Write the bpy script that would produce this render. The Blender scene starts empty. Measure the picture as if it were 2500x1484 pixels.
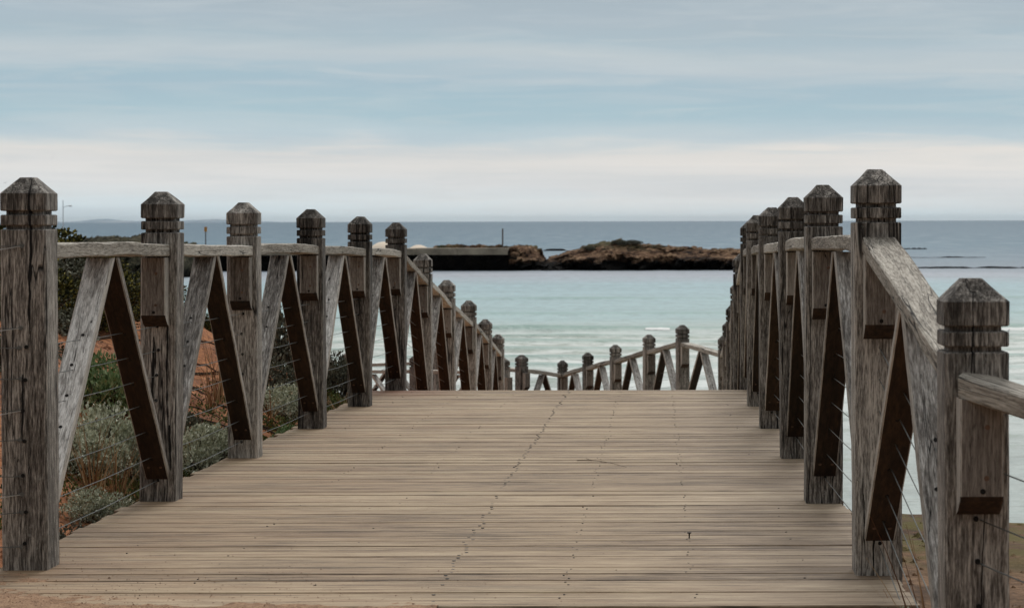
import bpy, math, random
from mathutils import Vector, Matrix, noise as mn
R = math.radians
scene = bpy.context.scene
# ------------------------------------------------------------------ camera
F = 5600.0                      # focal length in photograph pixels (2500 wide)
cam = bpy.data.cameras.new('camera')
camo = bpy.data.objects.new('camera', cam)
scene.collection.objects.link(camo)
cam.sensor_fit = 'HORIZONTAL'; cam.sensor_width = 22.3
cam.lens = 22.3 * F / 2500.0
cam.shift_x = -355.0 / 2500.0; cam.shift_y = -202.0 / 2500.0
cam.clip_start = 0.1; cam.clip_end = 200000
camo.location = (0, 0, 0)
camo.rotation_euler = (Matrix.Rotation(R(90), 3, 'X') @ Matrix.Rotation(R(-0.13), 3, 'Z')).to_euler()
cam.dof.use_dof = True; cam.dof.focus_distance = 9.3; cam.dof.aperture_fstop = 8.0
scene.camera = camo
# ------------------------------------------------------------------ light
SUN_EL, SUN_AZ = R(48), R(8)   # azimuth from +Y (out to sea) towards +X
w = bpy.data.worlds.new('World'); scene.world = w; w.use_nodes = True
nt = w.node_tree; nt.nodes.clear()
def N(nt, t, **k):
    n = nt.nodes.new(t)
    for a, b in k.items():
        if a.startswith('i_'): n.inputs[a[2:].replace('_', ' ')].default_value = b
        else: setattr(n, a, b)
    return n
def ramp(nt, stops, interp='LINEAR'):
    n = nt.nodes.new('ShaderNodeValToRGB'); cr = n.color_ramp; cr.interpolation = interp
    while len(cr.elements) < len(stops): cr.elements.new(0.5)
    for e, (p, c) in zip(cr.elements, stops):
        e.position = p; e.color = (c[0], c[1], c[2], 1) if hasattr(c, '__len__') else (c, c, c, 1)
    return n
def math_(nt, op, a=None, b=None, c=None, clamp=False):
    n = nt.nodes.new('ShaderNodeMath'); n.operation = op; n.use_clamp = clamp
    for i, v in enumerate((a, b, c)):
        if v is None: continue
        if isinstance(v, (int, float)): n.inputs[i].default_value = v
        else: nt.links.new(v, n.inputs[i])
    return n.outputs[0]
def mix(nt, f, a, b, mode='MIX'):
    n = nt.nodes.new('ShaderNodeMix'); n.data_type = 'RGBA'; n.blend_type = mode; n.clamp_factor = True
    for i, v in ((0, f), (6, a), (7, b)):
        if isinstance(v, (int, float)): n.inputs[i].default_value = v
        elif isinstance(v, tuple): n.inputs[i].default_value = (*v, 1)
        else: nt.links.new(v, n.inputs[i])
    return n.outputs[2]
def noise_(nt, vec, scale=5, detail=4, rough=0.55, dist=0.0):
    n = nt.nodes.new('ShaderNodeTexNoise')
    n.inputs['Scale'].default_value = scale; n.inputs['Detail'].default_value = detail
    n.inputs['Roughness'].default_value = rough; n.inputs['Distortion'].default_value = dist
    nt.links.new(vec, n.inputs['Vector']); return n.outputs['Fac']
def mapping(nt, vec, scale=(1, 1, 1), loc=(0, 0, 0), rot=(0, 0, 0)):
    n = nt.nodes.new('ShaderNodeMapping')
    n.inputs['Scale'].default_value = scale; n.inputs['Location'].default_value = loc; n.inputs['Rotation'].default_value = rot
    nt.links.new(vec, n.inputs['Vector']); return n.outputs[0]
def srgb(r, g, b):
    f = lambda v: (v/255/12.92) if v/255 <= 0.04045 else ((v/255+0.055)/1.055)**2.4
    return (f(r), f(g), f(b))

tc = N(nt, 'ShaderNodeTexCoord')
sky = N(nt, 'ShaderNodeTexSky', sky_type='NISHITA', sun_disc=False, sun_elevation=SUN_EL, sun_rotation=SUN_AZ)
sky.air_density = 1.2; sky.dust_density = 2.0
sep = N(nt, 'ShaderNodeSeparateXYZ'); nt.links.new(tc.outputs['Generated'], sep.inputs[0])
el = sep.outputs['Z']
wv = mapping(nt, tc.outputs['Generated'], (4.5, 4.5, 34))
n1 = noise_(nt, wv, 1.0, 6, 0.55, 0.4)
wv2 = mapping(nt, tc.outputs['Generated'], (13.0, 13.0, 170), rot=(0.012, 0.05, 0))
n2 = noise_(nt, wv2, 1.0, 6, 0.6, 0.6)
e1 = math_(nt, 'ADD', el, math_(nt, 'MULTIPLY', math_(nt, 'SUBTRACT', n1, 0.5), 0.030))
e1 = math_(nt, 'ADD', e1, math_(nt, 'MULTIPLY', math_(nt, 'SUBTRACT', n2, 0.5), 0.010))
e1 = math_(nt, 'DIVIDE', e1, 0.125, clamp=True)
def ypos(y): return (540 - y) / 5600.0 / 0.125
rc = ramp(nt, [(0.0, srgb(218, 233, 239)), (ypos(515), srgb(220, 230, 234)), (ypos(455), srgb(230, 230, 229)), (ypos(375), srgb(228, 225, 221)),
               (ypos(335), srgb(188, 206, 215)), (ypos(285), srgb(166, 194, 207)), (ypos(205), srgb(158, 187, 202)), (ypos(165), srgb(182, 196, 205)),
               (ypos(135), srgb(186, 198, 205)), (ypos(90), srgb(166, 186, 198)), (ypos(30), srgb(166, 181, 192)), (1.0, srgb(146, 164, 178))])
nt.links.new(e1, rc.inputs[0])
wisp = ramp(nt, [(0.46, 0.0), (0.72, 1.0)]); nt.links.new(n2, wisp.inputs[0])
wv3 = mapping(nt, tc.outputs['Generated'], (3.0, 3.0, 95), rot=(0.0, -0.02, 0))
n3 = noise_(nt, wv3, 1.0, 5, 0.5, 0.3)
band = ramp(nt, [(0.40, 0.0), (0.68, 1.0)]); nt.links.new(n3, band.inputs[0])
ccol = mix(nt, math_(nt, 'MULTIPLY', wisp.outputs[0], 0.38), rc.outputs[0], srgb(206, 213, 216))
ccol = mix(nt, math_(nt, 'MULTIPLY', band.outputs[0], 0.30), ccol, srgb(168, 188, 203))
# higher up, a broken grey overcast
hi = noise_(nt, mapping(nt, tc.outputs['Generated'], (2, 2, 3)), 1.3, 5, 0.55, 0.5)
hir = ramp(nt, [(0.3, srgb(192, 198, 204)), (0.7, srgb(238, 234, 227))]); nt.links.new(hi, hir.inputs[0])
hf = ramp(nt, [(0.10, 0.0), (0.35, 1.0)]); nt.links.new(el, hf.inputs[0])
ccol = mix(nt, hf.outputs[0], ccol, hir.outputs[0])
# unseen sky dimmed behind to shade post fronts, brightened overhead to light the deck
bk_ = math_(nt, 'MULTIPLY_ADD', sep.outputs['Y'], 0.9, 0.45, clamp=True)
up_ = math_(nt, 'MULTIPLY', math_(nt, 'SUBTRACT', el, 0.35), 1.6, clamp=True)
brt = math_(nt, 'ADD', math_(nt, 'MULTIPLY_ADD', bk_, 0.77, 0.23), math_(nt, 'MULTIPLY', up_, 0.75))
bg1 = N(nt, 'ShaderNodeBackground'); nt.links.new(sky.outputs[0], bg1.inputs[0]); bg1.inputs[1].default_value = 0.06
bg2 = N(nt, 'ShaderNodeBackground'); nt.links.new(ccol, bg2.inputs[0]); nt.links.new(brt, bg2.inputs[1])
ms = N(nt, 'ShaderNodeMixShader'); ms.inputs[0].default_value = 0.90
nt.links.new(bg1.outputs[0], ms.inputs[1]); nt.links.new(bg2.outputs[0], ms.inputs[2])
wo = N(nt, 'ShaderNodeOutputWorld'); nt.links.new(ms.outputs[0], wo.inputs[0])
sl = bpy.data.lights.new('sun', 'SUN'); sl.energy = 1.5; sl.angle = R(20); sl.color = (1.0, 0.955, 0.90)
so = bpy.data.objects.new('sun', sl); scene.collection.objects.link(so)
sd = Vector((math.sin(SUN_AZ)*math.cos(SUN_EL), math.cos(SUN_AZ)*math.cos(SUN_EL), math.sin(SUN_EL)))
so.rotation_euler = sd.to_track_quat('Z', 'Y').to_euler(); so.location = (0, 0, 30)
scene.view_settings.view_transform = 'Standard'; scene.view_settings.look = 'None'
scene.view_settings.exposure = 0.08; scene.view_settings.gamma = 1.0
scene.render.engine = 'CYCLES'
scene.cycles.max_bounces = 6; scene.cycles.diffuse_bounces = 3; scene.cycles.glossy_bounces = 2
scene.cycles.volume_bounces = 0
# ------------------------------------------------------------------ helpers
col = scene.collection
def link(name, me, mats=None, parent=None, mat4=None):
    o = bpy.data.objects.new(name, me); col.objects.link(o)
    if mats:
        for m in (mats if isinstance(mats, (list, tuple)) else [mats]):
            if m.name not in [x.name for x in me.materials if x]: me.materials.append(m)
    if parent: o.parent = parent
    if mat4 is not None: o.matrix_local = mat4
    return o
def mesh(name, V, Fc, mi=None, smooth=False):
    me = bpy.data.meshes.new(name); me.from_pydata([tuple(v) for v in V], [], Fc)
    if mi: me.polygons.foreach_set('material_index', mi)
    if smooth: me.polygons.foreach_set('use_smooth', [True]*len(me.polygons))
    me.update(); return me
def empty(name, loc, label, cat, group=None):
    o = bpy.data.objects.new(name, None); o.empty_display_size = 0.1; col.objects.link(o); o.location = loc
    o['label'] = label; o['category'] = cat
    if group: o['group'] = group
    return o
def tag(o, label=None, cat=None, group=None, kind=None):
    for k, v in (('label', label), ('category', cat), ('group', group), ('kind', kind)):
        if v: o[k] = v
    return o
def PX(px, Y): return (px - 1605.0) * Y / F
def PZ(py, Y): return (540.0 - py) * Y / F
def tube(V, Fc, pts, r, seg=6, r2=None, mi=None, m=0):
    pts = [Vector(p) for p in pts]; n = len(pts); b = len(V)
    for i, p in enumerate(pts):
        d = (pts[min(i+1, n-1)] - pts[max(i-1, 0)]).normalized()
        u = d.cross(Vector((0, 0, 1)) if abs(d.z) < 0.9 else Vector((1, 0, 0))).normalized(); v = d.cross(u)
        rr = r if r2 is None else r + (r2 - r) * i / (n-1)
        for k in range(seg):
            a = 2*math.pi*k/seg; V.append(p + (u*math.cos(a) + v*math.sin(a))*rr)
    for i in range(n-1):
        for k in range(seg):
            k2 = (k+1) % seg
            Fc.append((b+i*seg+k, b+i*seg+k2, b+(i+1)*seg+k2, b+(i+1)*seg+k))
            if mi is not None: mi.append(m)
    Fc.append(tuple(b+k for k in range(seg))[::-1]); Fc.append(tuple(b+(n-1)*seg+k for k in range(seg)))
    if mi is not None: mi += [m, m]
def disc(V, Fc, c, nrm, r, seg=8, depth=0.002):
    nrm = Vector(nrm).normalized()
    tube(V, Fc, [Vector(c) - nrm*0.004, Vector(c) + nrm*depth], r, seg)
# ------------------------------------------------------------------ materials
def newmat(name):
    m = bpy.data.materials.new(name); m.use_nodes = True; m.node_tree.nodes.clear()
    out = N(m.node_tree, 'ShaderNodeOutputMaterial'); p = N(m.node_tree, 'ShaderNodeBsdfPrincipled')
    m.node_tree.links.new(p.outputs[0], out.inputs[0]); return m, m.node_tree, p
def objcoords(nt, spread=40.0):
    tc = N(nt, 'ShaderNodeTexCoord'); oi = N(nt, 'ShaderNodeObjectInfo')
    cx = N(nt, 'ShaderNodeCombineXYZ')
    for i, s in enumerate((spread, spread*0.37, spread*0.71)): nt.links.new(math_(nt, 'MULTIPLY', oi.outputs['Random'], s), cx.inputs[i])
    va = N(nt, 'ShaderNodeVectorMath', operation='ADD'); nt.links.new(tc.outputs['Object'], va.inputs[0]); nt.links.new(cx.outputs[0], va.inputs[1])
    return va.outputs[0], oi.outputs['Random'], tc.outputs['Object']
def wood(name, dark, mid, light, axis='Z', crack=0.010, crackf=1.0, fibre=1.0, lichen=0.0, stain_top=None, rough=0.85, tint=(1, 1, 1), bumpk=1.0, vary=0.25, big=1.0):
    m, nt, p = newmat(name)
    vec, rnd, oc = objcoords(nt)
    def sc(a, b): return {'Z': (a, a, b), 'X': (b, a, a), 'Y': (a, b, a)}[axis]
    warp = N(nt, 'ShaderNodeVectorMath', operation='ADD')
    wn = N(nt, 'ShaderNodeTexNoise'); wn.inputs['Scale'].default_value = 3.0; nt.links.new(vec, wn.inputs['Vector'])
    wm = N(nt, 'ShaderNodeVectorMath', operation='SCALE'); wm.inputs['Scale'].default_value = 0.015; nt.links.new(wn.outputs['Color'], wm.inputs[0])
    nt.links.new(vec, warp.inputs[0]); nt.links.new(wm.outputs[0], warp.inputs[1]); v = warp.outputs[0]
    fine = noise_(nt, mapping(nt, v, sc(200*fibre, 20)), 1.0, 5, 0.75)
    med = noise_(nt, mapping(nt, v, sc(78*fibre, 5)), 1.0, 5, 0.68)
    bigm = noise_(nt, mapping(nt, v, sc(9*big, 1.3)), 1.0, 3, 0.5)
    s = math_(nt, 'ADD', math_(nt, 'MULTIPLY', fine, 0.65), math_(nt, 'MULTIPLY', med, 0.35))
    s = math_(nt, 'ADD', s, math_(nt, 'MULTIPLY', math_(nt, 'SUBTRACT', bigm, 0.5), 0.22))
    s = math_(nt, 'ADD', s, math_(nt, 'MULTIPLY', math_(nt, 'SUBTRACT', rnd, 0.5), vary*0.5))
    cr = ramp(nt, [(0.375, dark), (0.49, mid), (0.63, light)]); nt.links.new(s, cr.inputs[0])
    c = cr.outputs[0]
    # checks and cracks along the grain
    ck = noise_(nt, mapping(nt, v, sc(15, 0.7)), 1.0, 3, 0.5)
    ab = math_(nt, 'ABSOLUTE', math_(nt, 'SUBTRACT', ck, 0.5))
    ck2 = noise_(nt, mapping(nt, v, sc(2.5, 1.6), loc=(3, 5, 7)), 1.0, 2, 0.5)
    wdt = math_(nt, 'MULTIPLY', math_(nt, 'SUBTRACT', ck2, 0.47 - 0.04*(crackf-1)), crack*4.0, clamp=True)
    crk = math_(nt, 'DIVIDE', ab, math_(nt, 'ADD', wdt, 0.0008), clamp=True)
    crk = math_(nt, 'POWER', crk, 1.5)
    ckf = noise_(nt, mapping(nt, v, sc(75, 3.0), loc=(9, 2, 1)), 1.0, 3, 0.6)
    fc = math_(nt, 'DIVIDE', math_(nt, 'ABSOLUTE', math_(nt, 'SUBTRACT', ckf, 0.56)), 0.012, clamp=True)
    fc = math_(nt, 'ADD', math_(nt, 'MULTIPLY', fc, 0.7), 0.30)
    c = mix(nt, 1.0, c, (1, 1, 1), 'MULTIPLY') if False else c
    vm = N(nt, 'ShaderNodeVectorMath', operation='SCALE'); nt.links.new(c, vm.inputs[0]); nt.links.new(fc, vm.inputs['Scale']); c = vm.outputs[0]
    c = mix(nt, math_(nt, 'SUBTRACT', 1.0, crk), c, (0.006, 0.005, 0.004))
    if lichen > 0:
        ln = noise_(nt, vec, 38, 6, 0.7); lr = ramp(nt, [(0.60, 0.0), (0.66, 1.0)]); nt.links.new(ln, lr.inputs[0])
        ln2 = noise_(nt, vec, 3.2, 3, 0.5); lr2 = ramp(nt, [(0.45, 0.0), (0.62, 1.0)]); nt.links.new(ln2, lr2.inputs[0])
        c = mix(nt, math_(nt, 'MULTIPLY', math_(nt, 'MULTIPLY', lr.outputs[0], lr2.outputs[0]), lichen), c, (0.34, 0.34, 0.31))
    if stain_top is not None:
        sp = N(nt, 'ShaderNodeSeparateXYZ'); nt.links.new(oc, sp.inputs[0])
        t = math_(nt, 'MULTIPLY', math_(nt, 'SUBTRACT', sp.outputs['Z'], stain_top), 5.0, clamp=True)
        sn = noise_(nt, mapping(nt, vec, sc(26, 3.5)), 1.0, 5, 0.65); sr = ramp(nt, [(0.40, 0.0), (0.60, 1.0)]); nt.links.new(sn, sr.inputs[0])
        sf = math_(nt, 'MULTIPLY', math_(nt, 'MULTIPLY', t, sr.outputs[0]), 0.8)
        c = mix(nt, sf, c, (0.018, 0.015, 0.012))
    nt.links.new(c, p.inputs['Base Color'])
    p.inputs['Roughness'].default_value = rough; p.inputs['Specular IOR Level'].default_value = 0.35
    hgt = math_(nt, 'ADD', math_(nt, 'MULTIPLY', fine, 0.35), math_(nt, 'MULTIPLY', med, 0.6))
    hgt = math_(nt, 'ADD', hgt, math_(nt, 'MULTIPLY', crk, 0.9)); hgt = math_(nt, 'ADD', hgt, math_(nt, 'MULTIPLY', fc, 0.5))
    b = N(nt, 'ShaderNodeBump'); b.inputs['Strength'].default_value = 0.75*bumpk; b.inputs['Distance'].default_value = 0.004
    nt.links.new(hgt, b.inputs['Height']); nt.links.new(b.outputs[0], p.inputs['Normal'])
    return m
M = {}
M['post'] = wood('weathered_post_wood', (0.026, 0.022, 0.018), (0.185, 0.166, 0.146), (0.64, 0.60, 0.54), lichen=0.5, stain_top=0.93, vary=0.22, crack=0.04, crackf=1.4)
M['rail'] = wood('weathered_rail_wood', (0.14, 0.122, 0.10), (0.37, 0.34, 0.29), (0.62, 0.585, 0.52), lichen=0.3, crack=0.02)
M['corbel'] = wood('corbel_wood', (0.07, 0.058, 0.048), (0.17, 0.148, 0.128), (0.33, 0.30, 0.265), lichen=0.2, crackf=0.3, bumpk=0.5)
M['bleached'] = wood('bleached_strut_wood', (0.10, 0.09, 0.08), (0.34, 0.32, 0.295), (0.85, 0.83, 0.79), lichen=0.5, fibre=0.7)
M['brown'] = wood('unweathered_shaded_brown_wood', (0.008, 0.0045, 0.003), (0.026, 0.014, 0.008), (0.06, 0.033, 0.018), crackf=0.0, crack=0.002, bumpk=0.4, rough=0.7, fibre=0.4)
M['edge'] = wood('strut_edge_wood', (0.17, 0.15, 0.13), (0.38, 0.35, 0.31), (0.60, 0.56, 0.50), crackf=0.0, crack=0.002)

def flat(name, c, rough=0.7, metal=0.0, var=0.0, vs=20):
    m, nt, p = newmat(name); p.inputs['Roughness'].default_value = rough; p.inputs['Metallic'].default_value = metal
    if var:
        vec, r, oc = objcoords(nt); n = noise_(nt, vec, vs, 5, 0.6)
        rr = ramp(nt, [(0.3, tuple(x*(1-var) for x in c)), (0.7, tuple(min(1, x*(1+var)) for x in c))]); nt.links.new(n, rr.inputs[0]); nt.links.new(rr.outputs[0], p.inputs['Base Color'])
    else: p.inputs['Base Color'].default_value = (*c, 1)
    return m
M['hole'] = flat('hole_shadowed_bore', (0.006, 0.005, 0.004), 0.9)
M['screw'] = flat('rusty_screw_steel', (0.16, 0.10, 0.07), 0.5, 0.4, 0.4, 60)
M['wire'] = flat('galvanised_wire', (0.16, 0.17, 0.165), 0.5, 0.7, 0.3, 30)
M['crimp'] = flat('wire_crimp_metal', (0.55, 0.56, 0.55), 0.4, 0.6, 0.1, 30)

# deck planks
def deckmat():
    m, nt, p = newmat('deck_plank_wood')
    vec, rnd, oc = objcoords(nt)
    geo = N(nt, 'ShaderNodeNewGeometry'); pos = geo.outputs['Position']
    fine = noise_(nt, mapping(nt, vec, (8.5, 170, 30)), 1.0, 5, 0.72)
    med = noise_(nt, mapping(nt, vec, (1.9, 40, 10)), 1.0, 6, 0.65)
    bg = noise_(nt, mapping(nt, pos, (1.5, 2.6, 1)), 1.0, 6, 0.65)
    s = math_(nt, 'ADD', math_(nt, 'MULTIPLY', fine, 0.50), math_(nt, 'MULTIPLY', med, 0.50))
    s = math_(nt, 'ADD', s, math_(nt, 'MULTIPLY', math_(nt, 'SUBTRACT', bg, 0.5), 0.30))
    s = math_(nt, 'ADD', s, math_(nt, 'MULTIPLY', math_(nt, 'SUBTRACT', rnd, 0.5), 0.09))
    cr = ramp(nt, [(0.355, (0.048, 0.031, 0.018)), (0.408, (0.170, 0.115, 0.068)), (0.51, (0.315, 0.232, 0.145)), (0.67, (0.53, 0.42, 0.28))]); nt.links.new(s, cr.inputs[0])
    c = cr.outputs[0]
    # worn orange dust carried on from the left and the near end
    sp = N(nt, 'ShaderNodeSeparateXYZ'); nt.links.new(pos, sp.inputs[0])
    dx = math_(nt, 'MULTIPLY', math_(nt, 'SUBTRACT', -0.7, sp.outputs['X']), 0.55, clamp=True)
    dy = math_(nt, 'MULTIPLY', math_(nt, 'SUBTRACT', 6.9, sp.outputs['Y']), 0.6, clamp=True)
    dn = noise_(nt, mapping(nt, pos, (1.4, 4.0, 1)), 1.0, 6, 0.7)
    dr = ramp(nt, [(0.42, 0.0), (0.68, 1.0)]); nt.links.new(dn, dr.inputs[0])
    df = math_(nt, 'MULTIPLY', math_(nt, 'ADD', math_(nt, 'ADD', dx, dy), 0.18), dr.outputs[0], clamp=True)
    c = mix(nt, math_(nt, 'MULTIPLY', df, 0.55), c, (0.30, 0.165, 0.085))
    # the red stain by the crest on the left
    yy = math_(nt, 'MULTIPLY', math_(nt, 'SUBTRACT', sp.outputs['Y'], 15.3), 1.2, clamp=True)
    xx = math_(nt, 'MULTIPLY', math_(nt, 'SUBTRACT', -1.35, sp.outputs['X']), 2.2, clamp=True)
    c = mix(nt, math_(nt, 'MULTIPLY', math_(nt, 'MULTIPLY', xx, yy), 0.8), c, (0.17, 0.06, 0.028))
    # grey weathering to the right
    gx = math_(nt, 'MULTIPLY', math_(nt, 'ADD', sp.outputs['X'], 0.2), 0.7, clamp=True)
    hsv = N(nt, 'ShaderNodeHueSaturation'); hsv.inputs['Saturation'].default_value = 0.75; hsv.inputs['Value'].default_value = 0.97
    nt.links.new(c, hsv.inputs['Color']); c = mix(nt, gx, c, hsv.outputs[0])
    # dark damp streaks / open checks
    ck = noise_(nt, mapping(nt, vec, (0.55, 34, 5), loc=(4, 1, 2)), 1.0, 3, 0.55)
    ab = math_(nt, 'DIVIDE', math_(nt, 'ABSOLUTE', math_(nt, 'SUBTRACT', ck, 0.42)), 0.016, clamp=True)
    c = mix(nt, math_(nt, 'MULTIPLY', math_(nt, 'SUBTRACT', 1.0, ab), 0.85), c, (0.03, 0.024, 0.018))
    sn = noise_(nt, mapping(nt, pos, (1.3, 7.0, 1), loc=(8, 3, 0)), 1.0, 4, 0.6); sr = ramp(nt, [(0.56, 0.0), (0.74, 1.0)]); nt.links.new(sn, sr.inputs[0])
    c = mix(nt, math_(nt, 'MULTIPLY', sr.outputs[0], 0.5), c, (0.10, 0.078, 0.055))
    ed = math_(nt, 'MULTIPLY', math_(nt, 'SUBTRACT', math_(nt, 'ABSOLUTE', math_(nt, 'ADD', sp.outputs['X'], 0.65)), 0.85), 2.2, clamp=True)
    en = noise_(nt, mapping(nt, pos, (1.6, 5.0, 1), loc=(1, 9, 0)), 1.0, 5, 0.65); er = ramp(nt, [(0.40, 0.0), (0.62, 1.0)]); nt.links.new(en, er.inputs[0])
    c = mix(nt, math_(nt, 'MULTIPLY', math_(nt, 'MULTIPLY', ed, er.outputs[0]), 0.55), c, (0.14, 0.092, 0.055))
    gr = noise_(nt, pos, 150, 3, 0.6); g2 = ramp(nt, [(0.66, 0.0), (0.72, 1.0)]); nt.links.new(gr, g2.inputs[0])
    c = mix(nt, math_(nt, 'MULTIPLY', math_(nt, 'MULTIPLY', g2.outputs[0], df), 0.8), c, (0.42, 0.22, 0.11))
    nt.links.new(c, p.inputs['Base Color']); p.inputs['Roughness'].default_value = 0.72; p.inputs['Specular IOR Level'].default_value = 0.3
    h = math_(nt, 'ADD', math_(nt, 'MULTIPLY', fine, 0.6), math_(nt, 'MULTIPLY', med, 0.8)); h = math_(nt, 'ADD', h, math_(nt, 'MULTIPLY', ab, 0.6))
    b = N(nt, 'ShaderNodeBump'); b.inputs['Strength'].default_value = 0.6; b.inputs['Distance'].default_value = 0.003
    nt.links.new(h, b.inputs['Height']); nt.links.new(b.outputs[0], p.inputs['Normal'])
    return m
M['deck'] = deckmat()

def soilmat():
    m, nt, p = newmat('red_soil')
    geo = N(nt, 'ShaderNodeNewGeometry'); pos = geo.outputs['Position']
    a = noise_(nt, pos, 1.3, 6, 0.65); b_ = noise_(nt, pos, 22, 6, 0.7); g = noise_(nt, pos, 120, 3, 0.7)
    s = math_(nt, 'ADD', math_(nt, 'MULTIPLY', a, 0.5), math_(nt, 'MULTIPLY', b_, 0.5))
    cr = ramp(nt, [(0.36, (0.06, 0.021, 0.009)), (0.46, (0.24, 0.088, 0.032)), (0.56, (0.42, 0.165, 0.060)), (0.68, (0.58, 0.27, 0.115))]); nt.links.new(s, cr.inputs[0])
    sp = N(nt, 'ShaderNodeSeparateXYZ'); nt.links.new(pos, sp.inputs[0])
    rf = math_(nt, 'MULTIPLY', sp.outputs['X'], 2.0, clamp=True)       # the bluff on the sea side is browner
    cr2 = ramp(nt, [(0.38, (0.05, 0.028, 0.015)), (0.52, (0.17, 0.092, 0.045)), (0.64, (0.34, 0.205, 0.11))]); nt.links.new(s, cr2.inputs[0])
    c = mix(nt, rf, cr.outputs[0], cr2.outputs[0])
    # moss along the brink of the bluff
    mf = math_(nt, 'MULTIPLY', math_(nt, 'SUBTRACT', sp.outputs['Y'], 9.1), 1.4, clamp=True)
    mn_ = noise_(nt, pos, 6, 5, 0.65); mr = ramp(nt, [(0.40, 0.0), (0.56, 1.0)]); nt.links.new(mn_, mr.inputs[0])
    c = mix(nt, math_(nt, 'MULTIPLY', math_(nt, 'MULTIPLY', mf, rf), mr.outputs[0]), c, (0.13, 0.105, 0.025))
    # sand at the near end of the deck
    nf = math_(nt, 'MULTIPLY', math_(nt, 'SUBTRACT', 6.6, sp.outputs['Y']), 1.4, clamp=True)
    cr3 = ramp(nt, [(0.40, (0.16, 0.085, 0.045)), (0.52, (0.30, 0.18, 0.10)), (0.64, (0.42, 0.28, 0.17))]); nt.links.new(math_(nt, 'ADD', math_(nt, 'MULTIPLY', b_, 0.5), math_(nt, 'MULTIPLY', g, 0.5)), cr3.inputs[0])
    c = mix(nt, nf, c, cr3.outputs[0])
    nt.links.new(c, p.inputs['Base Color']); p.inputs['Roughness'].default_value = 0.95
    b = N(nt, 'ShaderNodeBump'); b.inputs['Strength'].default_value = 0.9; b.inputs['Distance'].default_value = 0.03
    nt.links.new(math_(nt, 'ADD', math_(nt, 'MULTIPLY', b_, 1.0), math_(nt, 'MULTIPLY', g, 0.3)), b.inputs['Height']); nt.links.new(b.outputs[0], p.inputs['Normal'])
    return m
M['soil'] = soilmat()
def sandmat():
    m, nt, p = newmat('orange_sand')
    geo = N(nt, 'ShaderNodeNewGeometry'); pos = geo.outputs['Position']
    b_ = noise_(nt, pos, 30, 6, 0.7); g = noise_(nt, pos, 190, 3, 0.7)
    s = math_(nt, 'ADD', math_(nt, 'MULTIPLY', b_, 0.45), math_(nt, 'MULTIPLY', g, 0.55))
    cr = ramp(nt, [(0.36, (0.11, 0.06, 0.035)), (0.50, (0.27, 0.155, 0.085)), (0.66, (0.46, 0.31, 0.19))]); nt.links.new(s, cr.inputs[0])
    nt.links.new(cr.outputs[0], p.inputs['Base Color']); p.inputs['Roughness'].default_value = 0.95
    b = N(nt, 'ShaderNodeBump'); b.inputs['Strength'].default_value = 0.9; b.inputs['Distance'].default_value = 0.006
    nt.links.new(s, b.inputs['Height']); nt.links.new(b.outputs[0], p.inputs['Normal'])
    return m
M['sand'] = sandmat()
# ------------------------------------------------------------------ levels of the walkway and the land
PZT = [(3.0, -1.045), (6.2, -1.048), (6.9, -1.057), (8.75, -1.076), (10.65, -1.102), (12.55, -1.133), (14.45, -1.165), (16.3, -1.196), (25.8, -2.46), (27.4, -2.47), (34.6, -3.30), (60, -3.4)]
def path_z(y):
    for (a, za), (b, zb) in zip(PZT, PZT[1:]):
        if y <= b: return za + (zb - za) * max(0.0, (y - a)) / (b - a)
    return PZT[-1][1]
def sst(a, b, x):
    t = min(1, max(0, (x - a) / (b - a))); return t*t*(3-2*t)
def land(x, y):
    nz = mn.fractal(Vector((x*0.9, y*0.9, 0.3)), 1.0, 2.0, 4) * 0.06 + mn.fractal(Vector((x*4, y*4, 5.3)), 1.0, 2.0, 3) * 0.02
    pz = path_z(y)
    under = pz - 0.28
    # left hill
    d = -2.0 - x
    zl = path_z(min(y, 16.3)) - 0.10 + 0.34*max(0, d-0.2)
    top = -0.42 + 0.06*math.sin(x*0.7)
    if zl > top - 0.3: zl = top - 0.3 + 0.3*(1-math.exp(-(zl-top+0.3)/0.3))
    ye = 13.0 + 1.45*abs(x) + 0.8*mn.noise(Vector((x*0.8, 1.7, 0)))
    ye = min(ye, 24)
    fall = max(0, y - ye)
    zl -= 0.22*fall if fall < 14 else 3.1 + 0.45*(fall-14)
    zl += nz * sst(0.0, 0.8, d) * 1.6
    er = mn.noise(Vector((x*1.5, y*1.5, 9)))
    zl += -0.10*max(0, er)*sst(0.5, 1.5, d)
    # right bluff
    zr = -1.40 - 0.03*(x-0.75) + 0.30*sst(9.0, 4.6, y)*0.2
    fr = max(0, y - (10.9 + 0.25*mn.noise(Vector((x*1.3, 0, 4)))))
    zr -= 1.1*fr
    zr += nz*0.5
    front = -1.052 - 0.05*sst(-1.2, 0.6, x)
    if x < -1.0:
        z = under + (zl - under) * sst(0.0, 0.25, d+0.05)
    else:
        z = under + (zr - under) * sst(0.66, 1.2, x)
    if y > 11 and x > 0.5: z = min(z, under) if x < 1.2 else z
    ff = sst(6.32, 6.18, y)
    if ff > 0:
        if x > 0.66: fz = front + (zr-front)*sst(0.66, 1.1, x)
        elif x < -2.0: fz = front + (zl - front)*sst(0.0, 0.6, d)
        else: fz = front
        z = z + (fz + nz*0.15 - z)*ff
    if y > 38: z -= (y-38)*0.35
    return max(z, -8.2)
def grid_obj(name, xs, ys, fn, mat, smooth=True):
    V = []; Fc = []; nx = len(xs)
    for y in ys:
        for x in xs: V.append((x, y, fn(x, y)))
    for j in range(len(ys)-1):
        for i in range(nx-1):
            a = j*nx+i; Fc.append((a, a+1, a+nx+1, a+nx))
    return link(name, mesh(name, V, Fc, smooth=smooth), mat)
def steps(a, b, n, mid=None): return [a + (b-a)*i/n for i in range(n+1)]
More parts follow.
